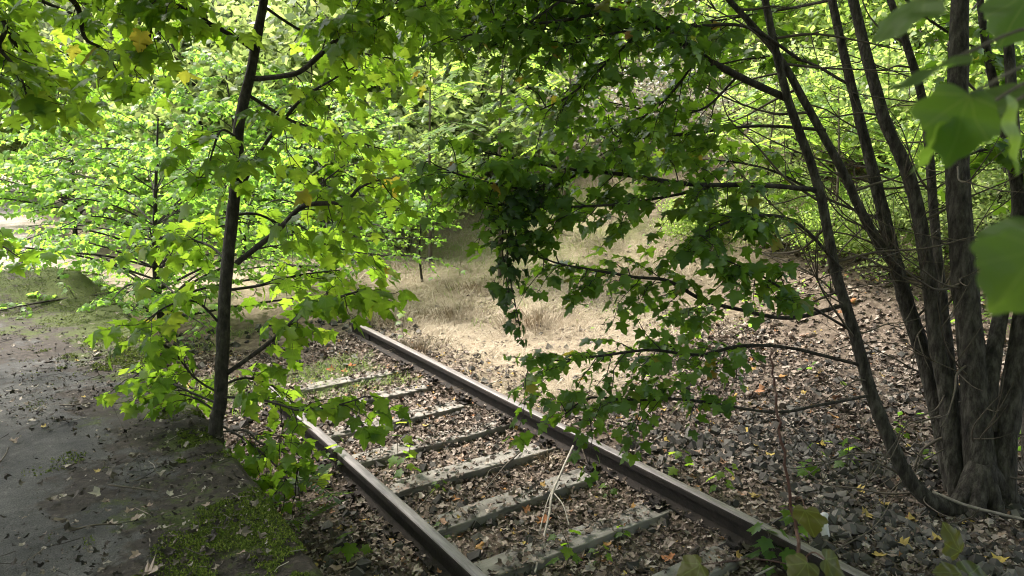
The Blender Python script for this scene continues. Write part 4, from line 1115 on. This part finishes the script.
# bare dead twigs
for k in range(95):
    pts, wd = STEMS[[3, 4, 6, 0, 5, 7][k % 6]]
    i = rng.integers(1, min(7, len(pts) - 1)); fr = rng.random(); a = [pts[i][q] * (1 - fr) + pts[i + 1][q] * fr for q in range(3)]
    p = P(*a); d = nrm(-RGT * rng.uniform(.5, 1.2) + FWD * rng.normal(0, .5) + np.array([0, 0, rng.normal(.05, .4)])) if rng.random() < .75 else nrm(RGT + np.array([0, 0, rng.normal(0, .4)]))
    L = rng.uniform(.35, 1.15); q = [p]
    for s in range(4):
        d = nrm(d + rng.normal(0, .22, 3) + [0, 0, .06]); q.append(q[-1] + d * L / 4)
    w = Geo(); w.tube(smooth(q, 4), [rng.uniform(.004, .010), .0018], 5, .05)
    for s in range(2):
        b0 = q[rng.integers(1, 4)]; dd = nrm(d + rng.normal(0, .6, 3)); w.tube(smooth([b0, b0 + dd * L * .2, b0 + dd * L * .35 + [0, 0, .03]], 3), [.004, .0015], 4)
    part('dead_twig', w, M_TWIG, clump, True)
# unseen upper crown above the frame, placed and sized to shade the foreground
C, L, M = crown_points(rng, 340, 60, (4.9, 3.0, 6.9), (5.2, 5.4, 1.8), .55, .16)
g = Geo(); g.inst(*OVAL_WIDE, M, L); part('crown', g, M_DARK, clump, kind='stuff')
tops = [P(*s[0][-1]) for s in STEMS[:6]]
for c in C[:24]:
    q = tops[int(np.argmin([np.linalg.norm(a - c) for a in tops]))]
    bw = Geo(); bw.tube(smooth([q - [0, 0, .2], (q + c) / 2 + [0, 0, .2], c], 5), [.03, .008], 6); part('branch', bw, M_BARK2, clump, True)

# ================================================================== SMALL PLANTS
def single_leaves(lv, parent, mat, tmpl=MAPLE2):
    L, M, S = lv.arrays(); po = np.array(parent.location)
    key = mat.name
    if key not in SL: 
        g = Geo(); g.add(*tmpl, uv=tmpl[0][:, :2]); SL[key] = g.mesh('leaf', mat, smooth_sh=tmpl is NEARLEAF)
    for i in range(len(L)):
        o = bpy.data.objects.new('leaf', SL[key]); COL.objects.link(o); o.parent = parent
        m4 = np.eye(4); m4[:3, :3] = M[i]; m4[:3, 3] = L[i] - po; o.matrix_local = Matrix(m4.tolist())
SL = {}
def seedling(px, py, h, nleaf, leaf, label, seed, mat=None, lean=(0, 0), spread=.6, red=False, base=None):
    rng = np.random.default_rng(seed)
    b = GT(px, py) if base is None else base
    t = thing('maple_seedling', label, 'seedling', b, 'maple seedlings along the track')
    w = Geo(); top = b + np.array([lean[0], lean[1], h])
    st = smooth([b - [0, 0, .02], b * .5 + top * .5 + rng.normal(0, .02, 3), top], 6); w.tube(st, [.0035, .002], 5, cap=False)
    lv = Leaves()
    for k in range(nleaf):
        u = .35 + .65 * (k // 2) / max(1, (nleaf - 1) // 2); q = st[int(u * (len(st) - 1))]
        a = (k % 2) * math.pi + (k // 2) * 1.57 + rng.normal(0, .35)
        d = nrm(np.array([math.cos(a), math.sin(a), rng.uniform(.05, .5)])); pl = leaf * spread * rng.uniform(.6, 1.5)
        e = q + d * pl; w.tube([q, (q + e) / 2 + [0, 0, .006], e], [.0014, .001], 3, cap=False)
        lv.add(e, nrm(d * [1, 1, 0] + [0, 0, -rng.uniform(.1, .8)]), np.array([0, 0, 1.0]) + d * .4 + rng.normal(0, .3, 3), leaf * rng.uniform(.65, 1.15))
    part('stem', w, M_REDTWIG if red else M_TWIG, t); single_leaves(lv, t, mat or M_MAPLE_V)
for i, a in enumerate([
    (412, 486, .30, 9, .075, 'small bright maple seedling between the rails, beside third sleeper'),
    (398, 470, .34, 6, .09, 'taller bright maple seedling just inside the left rail'),
    (440, 500, .12, 6, .05, 'tiny seedling beside the end of a bare sleeper'),
    (563, 572, .22, 6, .07, 'thin seedling with rounded leaves beside the dead sticks'),
    (600, 566, .10, 6, .05, 'tiny pale seedling between dead sticks and right rail'),
    (625, 545, .08, 5, .045, 'tiny seedling at the end of the front sleeper'),
    (607, 500, .10, 5, .045, 'tiny seedling right of the whitish stick fork'),
    (764, 575, .26, 12, .085, 'dense dark maple seedling covering the right rail at the bottom'),
    (785, 560, .30, 10, .085, 'maple seedling behind the red stem at the bottom right'),
    (722, 500, .24, 7, .07, 'maple seedling leaning over the right rail'),
    (680, 478, .18, 6, .07, 'small maple seedling at the outer side of right rail'),
    (845, 470, .22, 10, .075, 'maple seedling on the ballast left of the curved stem'),
    (815, 480, .25, 9, .075, 'maple seedling behind the red stemmed sapling'),
    (930, 470, .14, 8, .06, 'bright seedling at the foot of the thick stems'),
    (900, 440, .16, 8, .06, 'seedling in the shade left of the thick stems'),
    (650, 400, .25, 10, .07, 'seedling in the litter behind the low bough'),
    (355, 558, .12, 5, .08, 'low seedling with flat leaves outside the left rail'),
    (448, 540, .10, 5, .06, 'low seedling touching the left rail near the bottom'),
    (262, 490, .22, 9, .08, 'bright seedling at the foot of the platform edge'),
    (340, 480, .28, 9, .08, 'bright seedling leaning across the left rail'),
    (405, 345, .35, 8, .08, 'bluish green seedling by the far end of right rail'),
    (690, 345, .3, 10, .08, 'seedling on the slope under the middle bough'),
    (750, 320, .35, 12, .08, 'bright seedling on the slope left of the curved stem'),
]):
    seedling(*a, 100 + i, mat=M_DARK if 'dark' in a[5] else M_MAPLE_V)
# dark pinnate seedlings outside the left rail
def ash(px, py, h, n, size, label, seed):
    rng = np.random.default_rng(seed); b = GT(px, py)
    t = thing('ash_seedling', label, 'seedling', b, 'seedlings with compound leaves')
    w = Geo(); st = smooth([b - [0, 0, .02], b + [.02, .02, h * .5], b + [rng.normal(0, .05), rng.normal(0, .05), h]], 5); w.tube(st, [.004, .002], 5, cap=False); part('stem', w, M_TWIG, t)
    lv = Leaves()
    for k in range(n):
        q = st[int((.3 + .7 * k / n) * (len(st) - 1))]; a = k * 2.2 + rng.normal(0, .3)
        lv.add(q, [math.cos(a), math.sin(a), rng.uniform(.1, .7)], np.array([0, 0, 1.0]) + rng.normal(0, .25, 3), size * rng.uniform(.7, 1.15))
    if 'ash' not in SL:
        g = Geo(); g.add(*PINNATE); SL['ash'] = g.mesh('leaf', M_DARK)
    L, M, S = lv.arrays()
    for i in range(len(L)):
        o = bpy.data.objects.new('leaf', SL['ash']); COL.objects.link(o); o.parent = t
        m4 = np.eye(4); m4[:3, :3] = M[i]; m4[:3, 3] = L[i] - b; o.matrix_local = Matrix(m4.tolist())
ash(300, 545, .42, 9, .24, 'dark compound-leaved ash seedling between platform and left rail', 1)
ash(275, 520, .30, 7, .2, 'smaller dark ash seedling close to the platform edge', 2)

# ================================================================== NEAR SAPLINGS (out of focus)
def put_big(lv, c, tipdir, nor, size):
    tip = nrm(np.array(tipdir)); lv.add(np.array(c) - tip * size * .4, tip, np.array(nor), size)
VX, VY, VZ = RGT, UPV, -FWD                       # view axes, only to aim these few leaves
b = CAM + RGT * .78 + FWD * .75; b = np.array([b[0], b[1], hgt(b[0], b[1]) if b[0] > PLAT_X else PLAT_Z])
near = thing('near_maple_sapling', 'out-of-focus maple sprig with big leaves at the upper right edge', 'sapling', b)
w = Geo(); s1 = [b, P(1130, 620, .95), P(1110, 330, .85), P(1095, 60, .8), P(1085, -120, .8)]; w.tube(smooth(s1, 6), [.009, .005], 6); part('stem', w, M_TWIG, near)
lv = Leaves()
for (px, py, z, tip, nor, size, q) in [
    (962, 124, .62, -VY * 1.0 - VX * .2, VZ * .8 + VY * .25 + VX * .1, .062, (1096, 70, .8)),
    (938, 150, .64, -VY * .9 - VX * .6, VX * .8 + VZ * .35, .05, (1096, 75, .8)),
    (903, 12, .62, -VX * .7 - VY * .45, VY * .9 + VZ * .3, .055, (1090, -60, .8)),
    (1008, 92, .75, -VX * .7 - VY * .1, VY * .7 + VZ * .4, .075, (1096, 60, .8)),
    (928, 66, .66, -VX * 1.0 - VY * .3, VY * 1.0 + VZ * .10, .065, (1094, 40, .8)),
    (1014, 246, .50, -VX * .8 - VY * .65, VZ * .45 + VY * .6 - VX * .3, .05, (1105, 230, .83)),
    (1022, 275, .46, -VX * .6 - VY * .8, VZ * .6 + VY * .3, .05, (1107, 260, .84)),
    (1022, 130, .7, -VY * .8 + VX * .2, VZ * .5 + VX * .6, .07, (1098, 90, .8)),
    (1018, 12, .8, -VY * .6 - VX * .4, VZ * .4 + VY * .6, .065, (1090, -20, .8)),
]:
    put_big(lv, P(px, py, z), tip, nor, size)
    e = lv.loc[-1]; s0 = P(*q); w = Geo(); w.tube(smooth([s0, (s0 + e) / 2 + [0, 0, .02], e], 5), [.0022, .0016], 6); part('petiole', w, M_TWIG, near)
single_leaves(lv, near, M_SHADELEAF, NEARLEAF)

b = GT(830, 640); z0 = float((b - CAM) @ FWD)
red = thing('red_stemmed_sapling', 'thin red stemmed sapling with yellowing leaves in front of the right rail', 'sapling', b)
w = Geo(); st = [b, P(805, 572, 2.05), P(795, 520, 2.0), P(782, 440, 1.98), P(775, 395, 1.97), P(772, 350, 1.96)]; w.tube(smooth(st, 6) + np.vstack([np.zeros((1, 3)), RNG.normal(0, .0035, (30, 3))]), [.006, .0028], 6, .1); part('stem', w, M_REDTWIG, red)
lv = Leaves()
for (px, py, z, tip, nor, size, q) in [
    (808, 522, 1.7, -VY + VX * .2, VZ * .5 - VX * .7, .07, (796, 500, 2.0)),
    (835, 566, 1.5, VX * .6 - VY * .4, VZ * .5 + VY * .6, .06, (803, 560, 2.05)),
    (800, 572, 1.5, -VX * .4 - VY * .5, VZ * .5 + VY * .6, .06, (804, 566, 2.05)),
    (690, 570, 1.6, -VX * .8 - VY * .4, VY * .8 + VZ * .5, .065, (803, 568, 2.05)),
]:
    put_big(lv, P(px, py, z), tip, nor, size)
    e = lv.loc[-1]; s0 = P(*q); w = Geo(); w.tube(smooth([s0, (s0 + e) / 2 + [0, 0, .02], e], 5), [.0022, .0014], 5); part('petiole', w, M_REDTWIG, red)
single_leaves(lv, red, M_OLDLEAF, NEARLEAF)
b = GT(985, 640)
yel = thing('yellowing_seedling', 'yellowing seedling poking up at the bottom right edge', 'seedling', b)
w = Geo(); w.tube(smooth([b, P(965, 600, 1.9), P(958, 560, 1.85)], 5), [.004, .002], 5); part('stem', w, M_TWIG, yel)
lv = Leaves()
put_big(lv, P(955, 540, 1.85), VY * .8 - VX * .3, VZ * .7 + VX * .5, .08); put_big(lv, P(950, 572, 1.75), -VX + VY * .2, VY * .8 + VZ * .4, .065); put_big(lv, P(985, 578, 1.75), VX - VY * .2, VY * .8 + VZ * .4, .10)
single_leaves(lv, yel, M_OLDLEAF, NEARLEAF)

# ================================================================== STICKS, FALLEN LEAVES, PALE STONE
def stick(pts, r0, r1, label, mat, off=.02, side=None):
    P3 = [GT(px, py, off + dz) for px, py, dz in pts]
    t = thing('fallen_stick', label, 'stick', P3[0], 'dead sticks on the ground')
    w = Geo(); w.tube(smooth(P3, 6), [r0, r1], 6, .08); part('shaft', w, mat, t, True)
    if side:
        for pr in side:
            w = Geo(); w.tube(smooth([GT(a, b2, off + c) for a, b2, c in pr], 5), [r0 * .6, r1 * .6], 5, .08); part('side_twig', w, mat, t, True)
stick([(573, 446, .14), (560, 475, .10), (552, 495, .06), (549, 515, .05), (541, 548, .03), (535, 572, .02)], .0085, .006, 'pale forked dead stick leaning on the inner side of right rail', M_DEADWOOD, .03,
      [[(553, 492, .06), (563, 505, .06), (569, 525, .03)], [(560, 475, .09), (548, 500, .05), (540, 530, .02)]])
stick([(582, 448, .10), (590, 470, .04), (603, 492, .03)], .005, .003, 'short dead twig beside the right rail fastening', M_TWIG)
stick([(521, 451, .05), (503, 468, .05), (486, 489, .04)], .006, .004, 'dark curved twig lying across a sleeper', M_TWIG, .03, [[(505, 466, .05), (490, 470, .05), (487, 480, .04)]])
stick([(436, 489, .03), (425, 500, .03), (414, 515, .03)], .004, .003, 'thin twig lying beside the left rail', M_TWIG, .03)
stick([(932, 492, .10), (965, 505, .06), (1000, 514, .05), (1035, 522, .06)], .011, .008, 'grey fallen branch lying in front of the thick stems', M_GREYWOOD, .04)
stick([(950, 460, .22), (965, 478, .10), (990, 498, .05)], .005, .003, 'thin grey twig leaning against the thick stems', M_GREYWOOD, .04)
stick([(815, 560, .06), (845, 545, .05), (880, 520, .04), (905, 470, .03)], .004, .003, 'long thin stem lying over the ballast at right', M_TWIG, .03)
stick([(755, 576, .06), (775, 566, .05)], .006, .005, 'pale stick end beside the seedling on right rail', M_DEADWOOD, .05)
stick([(640, 455, .02), (665, 448, .03), (690, 452, .02)], .004, .003, 'short twig on the ballast beyond the right rail', M_TWIG, .02)
def plat_stick(a, b, label):
    A = G(*a, PLAT_Z + .02); B = G(*b, PLAT_Z + .02); t = thing('fallen_stick', label, 'stick', A, 'dead sticks on the ground'); w = Geo()
    w.tube(smooth([A, (A + B) / 2 + RNG.normal(0, .012, 3) * [1, 1, .3], B], 6), [.005, .003], 5, .06); part('shaft', w, M_TWIG, t, True)
plat_stick((108, 485), (158, 491), 'dark twig lying on the middle of the platform')
plat_stick((70, 531), (122, 524), 'dark twig lying behind the pale leaf pile on platform')
plat_stick((0, 462), (8, 448), 'pale straw at the left edge of the platform')
plat_stick((60, 405), (95, 402), 'dark twig lying far back on the platform')

def fallen(px, py, size, mat, label, group, zf=None):
    p = G(px, py, PLAT_Z + .02) if zf is None else GT(px, py, .03)
    if zf is None: p[2] = float(plat_top(p[0], p[1])) + .008
    me = FM.setdefault(mat.name, [])
    if not me:
        for k in range(4):
            v, f = maple_template(1, 0, 0); v = v.copy(); v[:, 1] -= .4; r = np.random.default_rng(k + 50); v[:, 2] = r.uniform(.2, 1.3) * v[:, 0] ** 2 + r.uniform(-.1, .7) * v[:, 1] ** 2 + r.normal(0, .03, len(v))
            g = Geo(); g.add(v, f); me.append(g.mesh('fallen_leaf', mat))
    o = link('fallen_leaf', me[RNG.integers(0, 4)], label=label, category='leaf', group=group)
    M = flat_frames(1, np.array([size]), .2)[0]; m4 = np.eye(4); m4[:3, :3] = M; m4[:3, 3] = p; o.matrix_world = Matrix(m4.tolist())
FM = {}
for px, py, lab in [(97, 471, 'small yellow fallen leaf just behind the dark twig on platform'), (44, 426, 'small yellow fallen leaf nearest the left edge of the platform'), (83, 397, 'small yellow fallen leaf beside a dark twig far back on the platform'),
                    (92, 348, 'small yellow fallen leaf in the farthest cluster on platform'), (95, 351, 'small yellow fallen leaf in the farthest cluster on platform'), (77, 361, 'lone yellow fallen leaf just in front of the farthest yellow cluster')]:
    fallen(px, py, .03, M_LITTER_YL, lab, 'yellow leaves on the platform')
for px, py, s in [(105, 502, .04), (147, 507, .045), (130, 511, .035), (137, 518, .045), (112, 524, .045), (135, 556, .04), (75, 523, .03), (15, 441, .04), (206, 505, .035), (242, 553, .04), (195, 532, .03), (190, 470, .03)]:
    fallen(px, py, s, M_LITTER_PALE, 'curled pale brown fallen leaf lying on the platform', 'pale leaves on the platform')
fallen(150, 572, .085, M_LITTER_PALE, 'large pale curled leaf at the bottom edge of platform', 'pale leaves on the platform')
for px, py in [(344, 372), (352, 366), (330, 370), (480, 388), (545, 520), (520, 455), (712, 512), (668, 558)]: fallen(px, py, .075, M_LITTER_OR, 'rusty orange fallen leaf lying in the track bed', 'orange leaves in the track bed', 1)
for px, py in [(865, 515), (885, 505), (910, 520), (935, 540), (735, 480), (755, 497), (770, 455), (820, 445), (905, 545), (860, 490), (1000, 560), (880, 555)]: fallen(px, py, .07, M_LITTER_YL, 'yellow fallen leaf lying on dark ballast right of the track', 'yellow leaves on the ballast', 1)
p = GT(825, 528, .05)
t = thing('pale_stone', 'pale curved stone lying on the ballast behind the yellowing leaf', 'stone', p)
w = Geo(); w.tube(smooth([p + [-.03, -.03, -.03], p + [-.025, 0, .03], p + [.01, .02, .055], p + [.05, .03, .05]], 5), [.022, .028, .024, .014], 8, .06); part('body', w, plain('pale_stone', [(.3, (.45, .42, .42)), (.7, (.6, .57, .56))], 'n', 20, .8), t, True)
